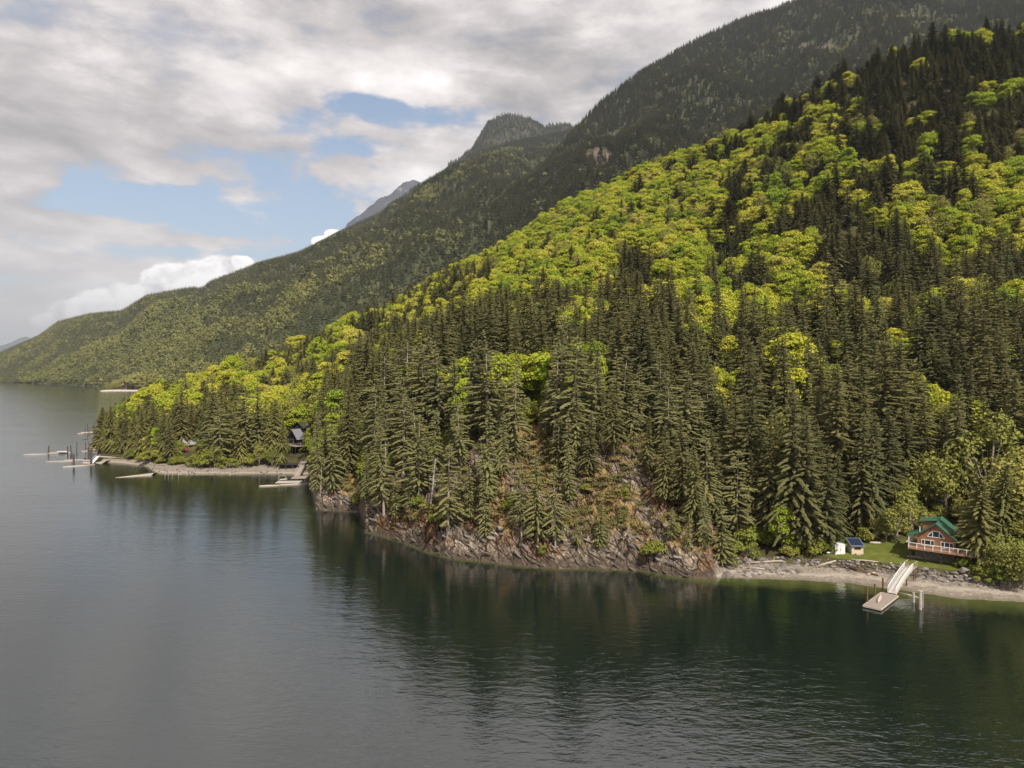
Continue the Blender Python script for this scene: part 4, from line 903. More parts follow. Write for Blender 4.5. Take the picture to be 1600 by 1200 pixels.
m.build('balusters', mat('cedar_balusters', (.42,.25,.17)), cb)
MB().box(.9, 7.6, 2.2, 9.5, -2.4, -.23).build('foundation', STONE, cb)
for x in (.3, 2.9, 5.5, 8.1, 10.7): MB().box(x-.09, x+.09, .2, .38, -3.2, -.22).build('deck_post', W_DARK, cb)
window(cb, 2.0, 4.15, .45, 1.65, 1.7, (.26,.48,.26))
window(cb, 5.25, 7.3, .35, 1.65, 1.7, (.3,.4,.3))
f = MB(); f.box(3.0, 5.9, 1.62, 1.72, 2.28, 2.38); f.box(3.85, 3.95, 1.63, 1.71, 2.38, 3.45); f.box(4.95, 5.05, 1.63, 1.71, 2.38, 3.45); f.box(3.8, 5.1, 1.62, 1.72, 3.45, 3.56)
f.beam((3.0,1.67,2.34),(3.86,1.67,3.5),.1,.1); f.beam((5.9,1.67,2.34),(5.04,1.67,3.5),.1,.1)
fw = f.build('window', W_WHITE, cb); MB().box(3.95, 4.95, 1.66, 1.69, 2.38, 3.45).build('pane', GLASS, fw)
MB().prism([(3.1,2.38),(3.85,2.38),(3.85,3.4)], 1, 1.66, 1.69).build('pane', GLASS, fw); MB().prism([(5.8,2.38),(5.05,3.4),(5.05,2.38)], 1, 1.66, 1.69).build('pane', GLASS, fw)
MB().tube([(1.5,3.5,2.4),(1.5,3.5,3.6)], [.09,.09], 8).box(1.38,1.62,3.38,3.62,3.6,3.68).build('flue', W_WHITE, cb)
p = px(1418.5, 846, 5.4); dish = thing('satellite_dish', (p.x, p.y, 4.6), 0, 'tan round dish on a pole at the left corner of the cabin deck', 'dish')
MB().tube([(0,0,-1.2),(0,0,.7)], [.04,.04], 6).build('pole', GREY_MET, dish)
V = [(0,-.05,0)]; Fc = []
for r_, dy in ((.22,-.1),(.42,-.22)):
    for i in range(12): V.append((r_*math.cos(i*math.pi/6), dy, r_*math.sin(i*math.pi/6)))
for i in range(12): Fc.append((0, 1+i, 1+(i+1)%12)); Fc.append((1+i, 13+i, 13+(i+1)%12, 1+(i+1)%12))
d_ = MB(); d_.add([(x, y, z+.85) for x, y, z in V], Fc).build('reflector', mat('tan_dish', (.5,.42,.32), .6), dish)
lp = thing('lumber_stack', tuple(hit(1430, 872)), math.radians(-38), 'pale boards stacked on the ground under the left end of the deck', 'lumber')
for i in range(5): MB().box(-1.5+.1*i, 1.4-.05*i, -.1+.16*(i%2)-.1, .04+.16*(i%2)-.1, .05+.07*(i//2)*2, .11+.07*(i//2)*2).build('board', W_PALE, lp)

# ------------------------------------------------------------------ the two sheds and what lies by them
def zg(u, v): return hit(u, v)
p = zg(1313, 866.5); ws = thing('storage_shed', tuple(p-Vector((0,0,.05))), math.radians(8), 'white plastic shed with double doors left of the solar shed', 'shed')
MB().box(-1.05, 1.05, 0, 1.9, 0, 1.95).build('wall', W_WHITE, ws)
MB().prism([(-1.12,1.95),(1.12,1.95),(1.12,2.02),(0,2.22),(-1.12,2.02)], 1, -.08, 2.0).build('roof', mat('off_white_roof', (.66,.65,.64), .6, .3, .06), ws)
for s in (-1, 1):
    d1 = MB().box(min(s*.03, s*.82), max(s*.03, s*.82), -.05, 0, .08, 1.82).build('door', mat('shed_door', (.62,.61,.60), .6, .3, .05), ws)
    MB().box(min(s*.08,s*.13), max(s*.08,s*.13), -.09, -.05, .85, 1.05).build('handle', GREY_MET, d1)
p = zg(1340, 867); ss = thing('solar_shed', tuple(p-Vector((0,0,.05))), math.radians(-4), 'cream shed with solar panels on its slanted roof beside the white shed', 'shed')
MB().prism([(-1.15,0),(1.15,0),(1.15,1),(-1.15,1)], 1, 0, 2.2)
wl = MB(); wl.prism([(0,0),(2.2,0),(2.2,2.55),(0,1.75)], 0, -1.15, 1.15); wl.build('wall', CREAM, ss)
MB().box(-1.17, -1.15, 0, 2.2, .02, 1.74).build('shaded_side', GREY_MET, ss)  # grey sheet over the left wall, painting in the tone of its shaded side
rf = MB(); rf.prism([(-.35,1.66),(2.5,2.70),(2.5,2.78),(-.35,1.74)], 0, -1.4, 1.4); rf.build('roof', mat('blue_grey_roof', (.10,.12,.15), .5, .4, .1), ss)
for i in range(4):
    for j in range(2):
        y0 = -.05+j*1.18; y1 = y0+1.08; z0 = 1.74+(y0+.35)*.365; z1 = 1.74+(y1+.35)*.365
        o = MB(); o.prism([(y0,z0+.03),(y1,z1+.03),(y1,z1+.07),(y0,z0+.07)], 0, -1.2+i*.61, -1.2+i*.61+.54); o.build('solar_panel', PANEL, ss)
window(ss, -.62, .62, 1.0, 1.45, -.001, (1.0,), W_DARK, .05)
MB().box(-.45, .5, -.5, -.12, 0, .28).build('step', W_PALE, ss)
def hull(L, Wd, H, up=True):
    V = []; Fc = []; n = 9
    for i in range(n):
        t = i/(n-1); x = (t-.5)*L; w = Wd/2*(1-abs(2*t-1)**2.6)*.98+.02; r = .18*abs(2*t-1)**2*H
        V += [(x,-w,H+r),(x,-w*.72,H*.35+r),(x,0,r),(x,w*.72,H*.35+r),(x,w,H+r)]
    for i in range(n-1):
        for j in range(4): a = i*5+j; Fc.append((a, a+1, a+6, a+5))
    if not up: V = [(x, y, H*1.2-z) for x, y, z in V]
    else:
        o = len(V); V += [(x, y*.86, z+.0 if k%5 in (0,4) else z+.07) for k, (x, y, z) in enumerate(V)]
        for i in range(n-1):
            for j in range(4): a = o+i*5+j; Fc.append((a, a+5, a+6, a+1))
            for j in (0, 4): a = i*5+j; Fc.append((a, a+5, o+a+5, o+a))
    m = MB(); m.add(V, Fc); return m
def boat(u, v, L, rz, label, colr=W_WHITE, up=True, z=None, p=None, cat='boat'):
    p = p or (px(u, v, z) if z is not None else hit(u, v)); b = thing('rowing_boat', tuple(p), rz, label, cat)
    hull(L, L*.34, L*.12, up).build('hull', colr, b)
    if up:
        for x in (-.18, .15): MB().box(L*x-.1, L*x+.1, -L*.15, L*.15, L*.085, L*.095).build('thwart', W_WOOD, b)
    return b
boat(1298, 864, 1.9, .05, 'small white boat lying upside down left of the white shed', W_WHITE, False)
boat(1368, 850, 2.4, -.1, 'pale boat lying keel-up on the lawn edge behind the solar shed', W_PALE, False)
p = px(1592, 838, 6.2); tb = thing('trailer', (p.x+1, p.y+1.0, 3.9), math.radians(-20), 'white-roofed trailer showing at the frame edge among leafy trees', 'trailer')
MB().box(-3, 3, 0, 2.4, .3, 2.3).build('body', W_WHITE, tb); MB().box(-3.1, 3.1, -.1, 2.5, 2.3, 2.42).build('roof', mat('white_roof', (.75,.75,.74)), tb)
window(tb, -1.6, -.4, 1.1, 1.8, -.001, (.5,.5), GREY_MET, .04)
for x in (-1.2, 1.2): MB().tube([(x,.1,.3),(x,.35,.3)], [.32,.32], 10).build('wheel', W_DARK, tb)

# ------------------------------------------------------------------ dock, gangway, piles of the cabin
a0 = px(1349, 946, .4); a1 = px(1376, 951.5, .4); a2 = px(1403, 930.5, .4)
rz = math.atan2(a2.y-a1.y, a2.x-a1.x); Ld = (a2-a1).length; Wd = 2.7
fl = thing('floating_dock', ((a0.x+a1.x+a2.x+a2.x+(a0.x-a1.x))/4, (a0.y+a1.y+a2.y+a2.y+(a0.y-a1.y))/4, 0), rz, 'grey plank float at the foot of the gangway off the beach', 'dock')
np_ = 46
for i in range(np_):
    x = -Ld/2+Ld*i/np_; MB().box(x+.01, x+Ld/np_-.01, -Wd/2, Wd/2, .36, .41+.008*(i%3)).build('plank', W_WOOD, fl)
MB().box(-Ld/2, Ld/2, -Wd/2-.08, -Wd/2, .15, .43).box(-Ld/2, Ld/2, Wd/2, Wd/2+.08, .15, .43).box(-Ld/2-.08, -Ld/2, -Wd/2-.08, Wd/2+.08, .15, .43).box(Ld/2, Ld/2+.08, -Wd/2-.08, Wd/2+.08, .15, .43).build('rim', W_PALE, fl)
MB().box(-Ld/2+.2, Ld/2-.2, -Wd/2+.2, Wd/2-.2, -.25, .34).build('floatation', W_DPILE, fl)
b1 = px(1371, 943, .45); b2 = px(1377, 929, .45); bz = math.atan2(b2.y-b1.y, b2.x-b1.x)
kb = thing('canoe', ((b1.x+b2.x)/2, (b1.y+b2.y)/2, .44), bz, 'pale canoe lying upside down along the plank float', 'canoe'); hull((b2-b1).length*.85, .55, .28, False).build('hull', W_PALE, kb)
g0 = px(1393.5, 927, .55); g1 = px(1420, 888, 2.9); gd = (g1-g0); gl = gd.length; gz = math.atan2(gd.y, gd.x); gy = math.asin(gd.z/gl)
gw = thing('gangway', tuple(g0), gz, 'pale railed gangway sloping from the lawn down to the plank float', 'gangway')
def slope(x, y, z): return (x*math.cos(gy), y, x*math.sin(gy)+z+math.sin(x/gl*math.pi)*.25)
nb_ = 40
for i in range(nb_):
    a = gl*i/nb_; c = a+gl/nb_-.03; V = [slope(*q) for q in ((a,-.6,0),(c,-.6,0),(c,.6,0),(a,.6,0),(a,-.6,.06),(c,-.6,.06),(c,.6,.06),(a,.6,.06))]
    MB().add(V, [(0,3,2,1),(4,5,6,7),(0,1,5,4),(1,2,6,5),(2,3,7,6),(3,0,4,7)]).build('tread', mat('pale_tread', (.46,.42,.39), .8, .2, .2), gw)
for s in (-1, 1):
    m = MB(); n = 12
    for i in range(n): m.beam(slope(gl*i/n, s*.66, -.12), slope(gl*(i+1)/n, s*.66, -.12), .08, .22)
    m.build('beam', W_PALE, gw); m = MB()
    for i in range(n): m.beam(slope(gl*i/n, s*.66, 1.0), slope(gl*(i+1)/n, s*.66, 1.0), .07); m.beam(slope(gl*i/n, s*.66, .05), slope(gl*(i+1)/n, s*.66, 1.0), .04)
    m.build('handrail', W_WHITE, gw)
    for i in range(n+1): MB().beam(slope(gl*i/n, s*.66, 0), slope(gl*i/n, s*.66, 1.0), .06).build('railing_post', W_WHITE, gw)
ld = thing('landing', (g1.x, g1.y, g1.z), gz, 'small grey railed landing at the lawn end of the gangway', 'landing')
MB().box(0, 2.4, -.8, .8, -.15, 0).build('deck', W_WOOD, ld)
for x in (.1, 1.2, 2.3):
    for y in (-.76, .76): MB().box(x-.04, x+.04, y-.04, y+.04, 0, 1.05).build('railing_post', W_PALE, ld); MB().box(x-.07, x+.07, y-.07, y+.07, -2.2, -.15).build('post', W_BROWN, ld)
for y in (-.76, .76): MB().box(.1, 2.3, y-.03, y+.03, 1.0, 1.06).build('handrail', W_PALE, ld)
def pile(u, vb, vt, r, m, label, group=None, z=0, cap=None, name='piling', lean=0):
    p = px(u, vb, z); h = (vb-vt)/F*p.y
    o = thing(name, (p.x, p.y, 0), 0, label, 'piling', group)
    MB().tube([(0,0,-6),(lean*h*.5,0,h*.5+z),(lean*h,0,h+z)], [r*1.1, r, r*.93], 10).build('post', m, o)
    if cap: MB().tube([(lean*h,0,h+z),(lean*h,0,h+z+.12)], [r*1.25, r*1.15], 10).build('cap', cap, o)
    return o
for u, vb, vt, lb in [(1355,944,917,'left'),(1367,934,912,'middle'),(1379.5,926,903,'right')]: pile(u, vb, vt, .16, W_BROWN, lb+' of the three rusty brown piles along the plank float', 'rusty piles at the float')
pile(1416.5, 915, 900, .13, W_BROWN, 'thin brown post standing on the beach right of the gangway', z=.3)
pile(1427.5, 941, 926, .19, W_GREYP, 'shorter pale pile in the water right of the float', 'pale piles off the beach')
pile(1438, 952, 924, .24, W_GREYP, 'taller pale double pile farthest right off the beach', 'pale piles off the beach', cap=W_PALE); pile(1441.5, 949, 924, .15, W_WOOD, 'thin brown pile leaning against the tall pale pile', 'pale piles off the beach')
def log(a, b, r, m, label, name='log', cat='log', bend=.1, group=None):
    c = (Vector(a)+Vector(b))/2+Vector((bend, bend, 0)); o = MB().tube([a, tuple(c), b], [r, r*.95, r*.75], 8).build(name, m, None, True); tag(o, label, cat, group); return o
def wlog(u0, v0, u1, v1, r, m, label, name='boom_log', z=.05, group=None): return log(tuple(px(u0, v0, z)), tuple(px(u1, v1, z)), r, m, label, name, 'log', .15, group)
wlog(1362, 912, 1391, 921, .09, W_PALE, 'thin pale boom pole floating left of the gangway foot'); wlog(1404, 926, 1437, 934, .11, W_PALE, 'pale boom pole floating between the float and the pale piles')
def glog(u0, v0, u1, v1, r, m, label, up=.15): return log(tuple(hit(u0, v0)+Vector((0,0,up))), tuple(hit(u1, v1)+Vector((0,0,up))), r, m, label, 'driftwood_log', 'log')
glog(1322, 889, 1372, 900, .2, W_BROWN, 'long dark drift log on the beach left of the gangway'); glog(1355, 899, 1368, 896, .22, W_PALE, 'pale root end lying across the dark drift log')
glog(1278, 886, 1306, 881, .2, W_PALE, 'bleached drift log against the left part of the rock bank'); glog(1330, 876, 1372, 880, .13, W_PALE, 'thin pale log along the lawn edge above the rock bank')
glog(1172, 881, 1222, 878, .17, W_PALE, 'straight white drift log on the rocks at the beach start'); glog(1170, 889, 1196, 893, .15, W_PALE, 'short white drift log near the water at the beach start')
glog(1482, 908, 1530, 913, .18, W_WOOD, 'grey drift log at the right part of the rock bank'); glog(1400, 902, 1413, 897, .15, W_PALE, 'short pale log just under the gangway')

# ------------------------------------------------------------------ cove: dark cabin, small shore house, docks
hx = px(466, 697, 8.0); dc = thing('dark_cabin', (hx.x-1.2, hx.y+3, 8.0), math.radians(52), 'dark cabin with grey roof and raised deck half hidden above the cove', 'cabin')
MB().prism([(-.2,0),(6.2,0),(6.2,3.0),(3,6.4),(-.2,3.0)], 0, 0, 8).build('wall', W_DARK, dc)
MB().prism([(-.9,2.35),(3,6.5),(3,6.72),(-1.0,2.45)], 0, -1.0, 8.4).prism([(6.9,2.35),(7.0,2.45),(3,6.72),(3,6.5)], 0, -1.0, 8.4).build('roof', GREY_ROOF, dc)
up_ = MB().prism([(1,5.5),(8,5.5),(8,7.2),(4.5,9.2),(1,7.2)], 0, 3.4, 9.5).build('upper_storey', W_DARK, dc)
MB().prism([(.3,6.9),(4.5,9.35),(4.5,9.55),(.2,7.0)], 0, 2.9, 9.9).prism([(8.7,6.9),(8.8,7.0),(4.5,9.55),(4.5,9.35)], 0, 2.9, 9.9).build('upper_roof', DARK_ROOF, dc)
MB().box(6.2, 7.4, 2.2, 3.4, 5.5, 10.6).build('chimney', CHIM, dc)
MB().box(-3.2, -.02, -1.5, 7, -.25, 0).box(-3.2, 7, -3.0, -1.5, -.25, 0).build('deck', W_WOOD, dc)
for y in (-2.9, -.5, 2, 4.4, 6.8): MB().box(-3.15, -3.03, y, y+.12, 0, 1.0).build('railing_post', W_PALE, dc); MB().box(-3.1, -2.9, y, y+.2, -4.5, -.25).build('deck_post', W_DARK, dc)
for x in (-.6, 2, 4.5, 6.8): MB().box(x, x+.12, -2.98, -2.86, 0, 1.0).build('railing_post', W_PALE, dc); MB().box(x, x+.2, -2.95, -2.75, -4.5, -.25).build('deck_post', W_DARK, dc)
MB().box(-3.18, -3.02, -3, 7, 1.0, 1.06).box(-3.1, 7, -3.0, -2.86, 1.0, 1.06).box(-3.14,-3.06,-3,7,.45,.49).build('handrail', W_PALE, dc)
window_ = MB().prism([(.6,.3),(5.4,.3),(5.4,3.0),(3,5.4),(.6,3.0)], 0, -.06, -.01).build('window', GLASS, dc)
MB().box(-.1,-.05,2.95,3.05,.3,5.3).box(-.1,-.05,.6,5.4,2.3,2.4).build('mullion', W_GREYP, window_)
hp = px(287, 704, 5.2); sh2 = thing('shore_house', (hp.x, hp.y+1, 5.0), math.radians(62), 'small red house with light grey gable roof peeking out among shore trees', 'house')
MB().prism([(0,0),(4.6,0),(4.6,2.6),(2.3,4.6),(0,2.6)], 0, 0, 7.5).build('wall', RED, sh2)
MB().prism([(-.6,2.2),(2.3,4.7),(2.3,4.92),(-.7,2.3)], 0, -.5, 8).prism([(5.2,2.2),(5.3,2.3),(2.3,4.92),(2.3,4.7)], 0, -.5, 8).build('roof', mat('light_grey_roof', (.28,.265,.26), .8), sh2)
MB().prism([(1.4,.9),(3.2,.9),(3.2,2.4),(1.4,2.4)], 0, -.06, -.01).build('window', W_WHITE, sh2)
hp = px(298, 683, 9.0); sh3 = thing('shore_house', (hp.x, hp.y+4, 8.2), math.radians(60), 'dark house with a white-framed window just above the small red house', 'house')
MB().prism([(0,0),(5,0),(5,4),(2.5,6),(0,4)], 0, 0, 8).build('wall', mat('dark_brown_siding', (.09,.06,.05)), sh3)
MB().prism([(-.6,3.5),(2.5,6.05),(2.5,6.25),(-.7,3.6)], 0, -.6, 8.5).prism([(5.6,3.5),(5.7,3.6),(2.5,6.25),(2.5,6.05)], 0, -.6, 8.5).build('roof', mat('brown_roof', (.16,.12,.10)), sh3)
w_ = MB().prism([(1.3,1.8),(3.6,1.8),(3.6,3.6),(1.3,3.6)], 0, -.05, -.01).build('window', W_WHITE, sh3); MB().prism([(1.55,2.0),(3.35,2.0),(3.35,3.4),(1.55,3.4)], 0, -.08, -.055).build('pane', GLASS, w_)

p0 = px(452, 726, 3.2); pf = thing('boathouse_deck', (p0.x, p0.y, 0), 0, 'low dark platform on posts over the cove beach left of the stairs', 'platform')
MB().box(-4.2, 4.2, 0, 4, 3.05, 3.25).build('deck', W_DARK, pf)
for x in (-4, -1.5, 1.2, 3.9): MB().box(x-.1, x+.1, .1, .3, -.5, 3.05).build('post', W_DPILE, pf)
s0 = px(464, 743, 1.6); s1 = px(479, 715, 5.0); st = thing('dock_stairs', tuple(s0), math.atan2(s1.y-s0.y, s1.x-s0.x), 'pale wooden stairs with rails climbing from the cove dock', 'stairs')
hl = math.hypot(s1.x-s0.x, s1.y-s0.y); dz = s1.z-s0.z
for i in range(20): MB().box(hl*i/20, hl*(i+1)/20-.05, -.9, .9, dz*i/20-.04, dz*i/20+.04).build('step', W_PALE, st)
for s in (-1, 1):
    MB().beam((0,s*.95,-.1),(hl,s*.95,dz-.1),.1,.3).build('stringer', W_WOOD, st); MB().beam((0,s*.95,1),(hl,s*.95,dz+1),.09).build('handrail', W_PALE, st)
    for i in range(7): MB().box(hl*i/6-.05, hl*i/6+.05, s*.95-.05, s*.95+.05, dz*i/6, dz*i/6+1).build('railing_post', W_PALE, st)
q0 = px(459, 746, 1.4); dk = thing('cove_dock', (q0.x, q0.y, 0), math.radians(4), 'weathered pile dock with upper landing at the foot of the cove stairs', 'dock')
MB().box(-.5, 4.6, -2.2, 3.2, 1.25, 1.45).build('upper_deck', W_WOOD, dk)
MB().box(-4.8, 3.6, -6.4, -2.3, .35, .6).build('lower_deck', W_GREYP, dk)
for x in (-.3, 2, 4.4):
    for y in (-2, 3): MB().tube([(x,y,-4),(x,y,1.25)], [.16,.14], 8).build('post', W_DPILE, dk)
for x in (-4.6, -1, 3.4): MB().tube([(x,-6.3,-4),(x,-6.3,.35)], [.15,.14], 8).build('post', W_DPILE, dk)
MB().beam((-4.6,-2.4,.6),(-4.6,-2.4,2.4),.12).beam((-2.2,-2.4,.6),(-2.2,-2.4,2.4),.12).beam((-4.6,-2.4,2.4),(-2.2,-2.4,2.4),.1).build('frame', W_PALE, dk)
boat(443, 750, 2.6, .6, 'tiny white boat lying on the lower deck of the cove dock', W_WHITE, True, .75)
wlog(405, 760, 437, 758.5, .36, W_PALE, 'left pale boom log floating in front of the cove dock', group='boom logs off the cove dock'); wlog(436, 758.3, 488, 755.5, .33, W_PALE, 'right pale boom log floating in front of the cove dock', group='boom logs off the cove dock')
# gravel spit and far float docks off the point
V = []; Fc = []
a_ = px(242, 741.5, 0); b_ = px(181, 746.5, 0)
for i in range(40):
    t = i/39; c = a_.lerp(b_, t); w = 2.6*(1-t)**.7+.25; h = .55*(1-t)+.12; V += [(c.x-.2, c.y-w-rb.uniform(0,.4), -.35), (c.x, c.y-w*.3, h+rb.uniform(-.05,.05)), (c.x, c.y+w*.5, h*.9), (c.x+.2, c.y+w*1.4, -.35)]
for i in range(39):
    for j in range(3): k = i*4+j; Fc.append((k, k+1, k+5, k+4))
tag(MB().add(V, Fc).build('gravel_spit', mat('gravel', (.34,.29,.24), .95, .1, .35, 3)), 'thin pale gravel spit at the mouth of the cove', kind='structure')
V = []; Fc = []
for (u0, v0, u1, v1, wd) in [(127,705.5,168,702.5,2.6),(146,722,170,722.5,4)]:
    a_ = px(u0, v0, 0); b_ = px(u1, v1, 0); o = len(V)
    for i in range(24):
        t = i/23; c = a_.lerp(b_, t); w = wd*t**.6+.2; h = .2+.7*t; V += [(c.x, c.y-w*1.6, -.3), (c.x, c.y-w*.4, h), (c.x, c.y+w*.6, h), (c.x, c.y+w*1.8, -.3)]
    for i in range(23):
        for j in range(3): k = o+i*4+j; Fc.append((k, k+1, k+5, k+4))
tag(MB().add(V, Fc).build('gravel_bar', MT['gravel']), 'low gravel bars at the tip of the wooded point', kind='structure')
P1 = [(76,708,696.5,.3,'outermost dark pile at the far left end of the long white float'),(105.5,708.5,698,.26,'left of the paired piles at the inner end of the long float'),(110.5,708,696,.26,'right of the paired piles at the inner end of the long float'),
 (120,705,691,.2,'thin lone pile standing behind the floats'),(133.7,703,691,.2,'thin pile left of the plank pier'),(138.6,699,689.5,.18,'thin pile rising behind the plank pier head'),(146.5,696,690,.18,'faint thin pile behind the middle of the plank pier'),(158.5,693,689,.16,'short pile farthest right behind the pier'),
 (112.5,716.5,706,.2,'short pile between the two boom lines'),(115.3,728,709.5,.36,'thick dark pile rising through the nearest boom log'),(138.5,718,707,.34,'thick pile left of the white ramp'),(142.3,726,702.5,.42,'thickest dark pile beside the foot of the white ramp'),(138,708,698.5,.26,'pile carrying the outer end of the plank pier'),
 (136.5,676,661.5,.22,'left tall pile at the farthest float'),(147.5,675,659.5,.24,'right tall pile at the farthest float'),(133,676,668,.2,'short outer pile at the farthest float'),(139,677,669.5,.22,'stubby middle pile at the farthest float'),(151,675,668,.18,'short inner pile at the farthest float')]
for u, vb, vt, r, lb in P1: pile(u, vb, vt, r, W_DPILE, lb, 'piles of the floats off the point')
def floatdock(u0, v0, u1, v1, w, label, z=.35, th=.3, m=W_PALE, name='floating_dock', cat='dock'):
    a = px(u0, v0, z); b = px(u1, v1, z); L = (b-a).length; o = thing(name, (a.x, a.y, 0), math.atan2(b.y-a.y, b.x-a.x), label, cat)
    MB().box(0, L, -w/2, w/2, z-th, z).build('deck', m, o); MB().box(.1, L-.1, -w/2+.1, w/2-.1, z-th-.3, z-th).build('floatation', W_DPILE, o); return o
floatdock(77, 707.5, 112, 706.5, 2.4, 'long white float between the outermost pile and the paired piles'); floatdock(127, 675.5, 160, 674.5, 4, 'farthest pale float beside the left edge of the wooded point')
floatdock(130, 719.3, 141, 718.8, 2, 'small white float left of the thick piles'); 
pr = floatdock(137.5, 699, 163, 699.5, 2.2, 'raised plank pier on posts leading to the point', 2.0, .3, W_WOOD, 'pier', 'pier')
for x in (2, 5.5, 8.5): MB().tube([(x,0,-3),(x,0,1.4)], [.15,.14], 6).build('post', W_DPILE, pr)
pr = floatdock(152, 712.5, 205, 716, 1.6, 'long pale plank walkway along the gravel of the point', 1.6, .3, W_PALE, 'walkway', 'walkway')
for x in (1, 6, 11, 15): MB().tube([(x,0,-2),(x,0,1)], [.13,.13], 6).build('post', W_DPILE, pr)
r0 = px(143, 724, .5); r1 = px(153.5, 713, 1.7); rm = thing('ramp', tuple(r0), math.atan2(r1.y-r0.y, r1.x-r0.x), 'white ramp sloping from the thick piles up to the walkway', 'ramp'); rl = math.hypot(r1.x-r0.x, r1.y-r0.y)
MB().beam((0,0,0),(rl,0,1.2),1.3,.15).build('deck', W_WHITE, rm)
for s in (-.62, .62): MB().beam((0,s,.8),(rl,s,2.0),.1).build('handrail', W_WHITE, rm)
for a in [(37,710.8,74,709.5,.3,'outermost boom log trailing left from the long float'),(98,730.2,148,726,.32,'nearest pale boom log left of the white ramp'),(72,721.5,118,720.5,.24,'thin boom log between the two floats'),(100,719.5,132,718.3,.26,'short boom log ending at the small float'),(121,677.5,131,677,.25,'boom log left of the farthest float')]: wlog(*a[:5], W_PALE, a[5], group='boom logs off the point')
boat(97, 707, 4.5, .1, 'white boat lying on the long float', W_WHITE, True, .5); boat(135, 724.5, 3.2, 0, 'white boat afloat beside the thickest pile', W_WHITE, True, .1); boat(155, 721.5, 3.0, .1, 'dark boat pulled up beside the gravel bar', W_DARK, True, .4)
boat(149, 667.5, 4, 0, 'dark boat moored at the farthest float', W_DARK, True, .5)
p = px(132.5, 716, .3); by = thing('mooring_buoy', (p.x, p.y, .1), 0, 'small dark round buoy above the small float', 'buoy'); MB().tube([(0,0,-.4),(0,0,-.2),(0,0,.15),(0,0,.35)], [.15,.45,.45,.12], 10).build('ball', W_DARK, by)
wallp = px(163, 706, 1.4)
for i in range(6):
    u = 163+i*2.6; p = px(u, 706, 1.2); o = MB().tube([(p.x,p.y,-.5),(p.x,p.y,2.0)], [.14,.13], 6).build('piling', W_DPILE); tag(o, ['first','second','third','fourth','fifth','sixth'][i]+' stub from the left in the row below the leftmost cedars', 'piling', 'row of stubs on the point')
for i, (u, v) in enumerate([(258,743),(263,742.5),(269,742.5),(279,743),(233,742),(295,742)]):
    p = px(u, v, 0); o = MB().tube([(p.x,p.y,-1),(p.x,p.y,1.5+.3*(i%2))], [.13,.11], 6).build('piling', W_GREYP if i < 4 else W_DPILE); tag(o, ['first pale stake standing in the cove edge','second pale stake in the cove edge','third pale stake in the cove edge','rightmost pale stake in the cove edge','dark stake on the gravel spit root','dark stake right of the pale stakes'][i], 'piling', 'stakes at the cove edge')
# sand flat with pale beach beyond the point
V = []; Fc = []
for i in range(30):
    t = i/29; u = 158+t*120; d = 1290; x = (u-800)/F*d; w = 5+22*t**.5*(1+.15*math.sin(i)); V += [(x,d-8-6*t,-.3),(x,d,.7),(x,d+w,1.5),(x,d+w+200,2.5)]
for i in range(29):
    for j in range(3): k = i*4+j; Fc.append((k, k+4, k+5, k+1))
tag(MB().add(V, Fc).build('far_beach', mat('pale_sand', (.50,.42,.35), .95, .1, .2, .2)), 'pale sandy beach across the bay beyond the point', kind='structure')
pts = []
for i in range(420):
    u = rgt.uniform(164, 275); d = rgt.uniform(1318, 1480); s = rgt.uniform(.8, 1.7)*min(1.4, .3+(u-165)/40); pts.append(((u-800)/F*d, d, 2, rgt.uniform(0, 6.28), s, s, rgt.integers(2)))
M_BAY = foliage('bay_leaves', [(0,(.20,.21,.06)),(.5,(.28,.26,.08)),(1,(.34,.29,.11))], .2, .01, .3)
scatter('bay_trees', 'pale green trees behind the beach across the bay', [broadleaf('bay_tree_a', 171, 14, 5, 12, 700, .8, (M_BAY, M_PBARK))[2], broadleaf('bay_tree_b', 172, 12, 5, 10, 600, .8, (M_BAY, M_PBARK))[2]], pts, None)
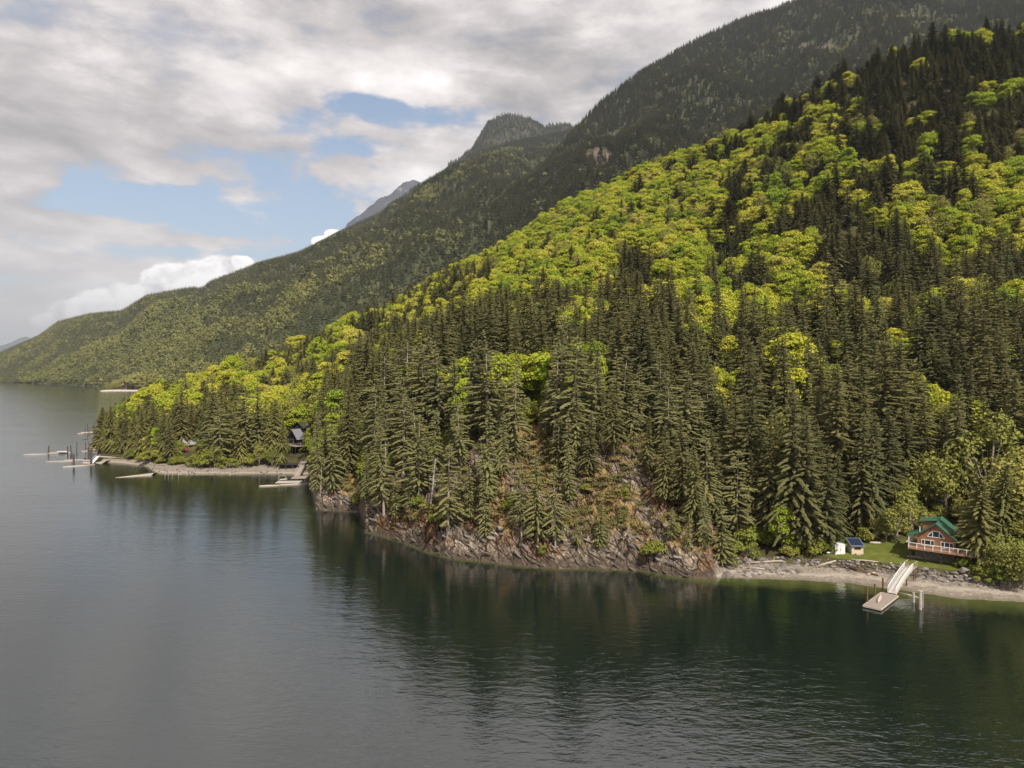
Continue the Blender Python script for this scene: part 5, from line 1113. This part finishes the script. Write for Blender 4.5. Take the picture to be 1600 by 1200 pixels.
# dead trees
def snag(u, va, vb, label, lean=0, rzz=0, br=14, rad=.22, seed=0):
    rg = random.Random(seed); p = hit(u, vb); h = (HZ+F*(CAMH-p.z)/p.y-va)/F*p.y; o = thing('dead_tree', tuple(p), rzz, label, 'dead tree'); o.rotation_euler = (0, lean, rzz)
    MB().tube([(0,0,-1),(.1,0,h*.5),(0,0,h)], [rad, rad*.7, .05], 6).build('trunk', W_PALE, o); m = MB()
    for i in range(br):
        z = h*rg.uniform(.3, .97); a = rg.uniform(0, 6.28); L = rg.uniform(.8, 2.4)*(1.2-z/h); e = (math.cos(a)*L, math.sin(a)*L, z-L*rg.uniform(-.35, .25)); m.beam((0,0,z), e, .06); m.beam(tuple(Vector(e)*.6+Vector((0,0,z*.4))), (e[0]*1.1+rg.uniform(-.4,.4), e[1]*1.1+rg.uniform(-.4,.4), e[2]+.5), .035)
    m.build('branches', W_PALE, o)
snag(602, 690, 760, 'bleached dead tree with bare branches above the bluff tip', seed=1, br=26); snag(672, 715, 800, 'pale dead tree with arched branches left on the bluff', .1, .3, 24, seed=2); snag(543, 626, 668, 'leaning bare pole tilting left above the small headland', -.5, 0, 2, .13, 3)
snag(1430, 690, 750, 'grey dead trunk behind the trees above the brown cabin', 0, 0, 16, .25, 4); snag(852, 612, 676, 'grey bare-branched snag above the high outcrop', .03, 1, 30, .2, 5); snag(1125, 690, 800, 'pale tangled dead top at the bluff end', 0, 1, 34, .2, 6)
snag(500, 730, 778, 'bare white stem at the water below the small headland', .05, 0, 4, .15, 7)
# ------------------------------------------------------------------ the air
def haze():
    m = bpy.data.materials.new('air'); m.use_nodes = True; t = NT(m.node_tree); t.n.clear(); out = t.new('ShaderNodeOutputMaterial'); v = t.new('ShaderNodeVolumePrincipled')
    v.inputs['Color'].default_value = (.80,.87,.98,1); v.inputs['Density'].default_value = 4.6e-5; v.inputs['Anisotropy'].default_value = .2
    t.l.new(v.outputs[0], out.inputs['Volume'])
    b = MB(); b.box(-80000, 80000, -7000, 72000, -17, 3200); o = b.build('haze', m); tag(o, 'thin blue-grey haze of the fjord air', kind='stuff')
haze()
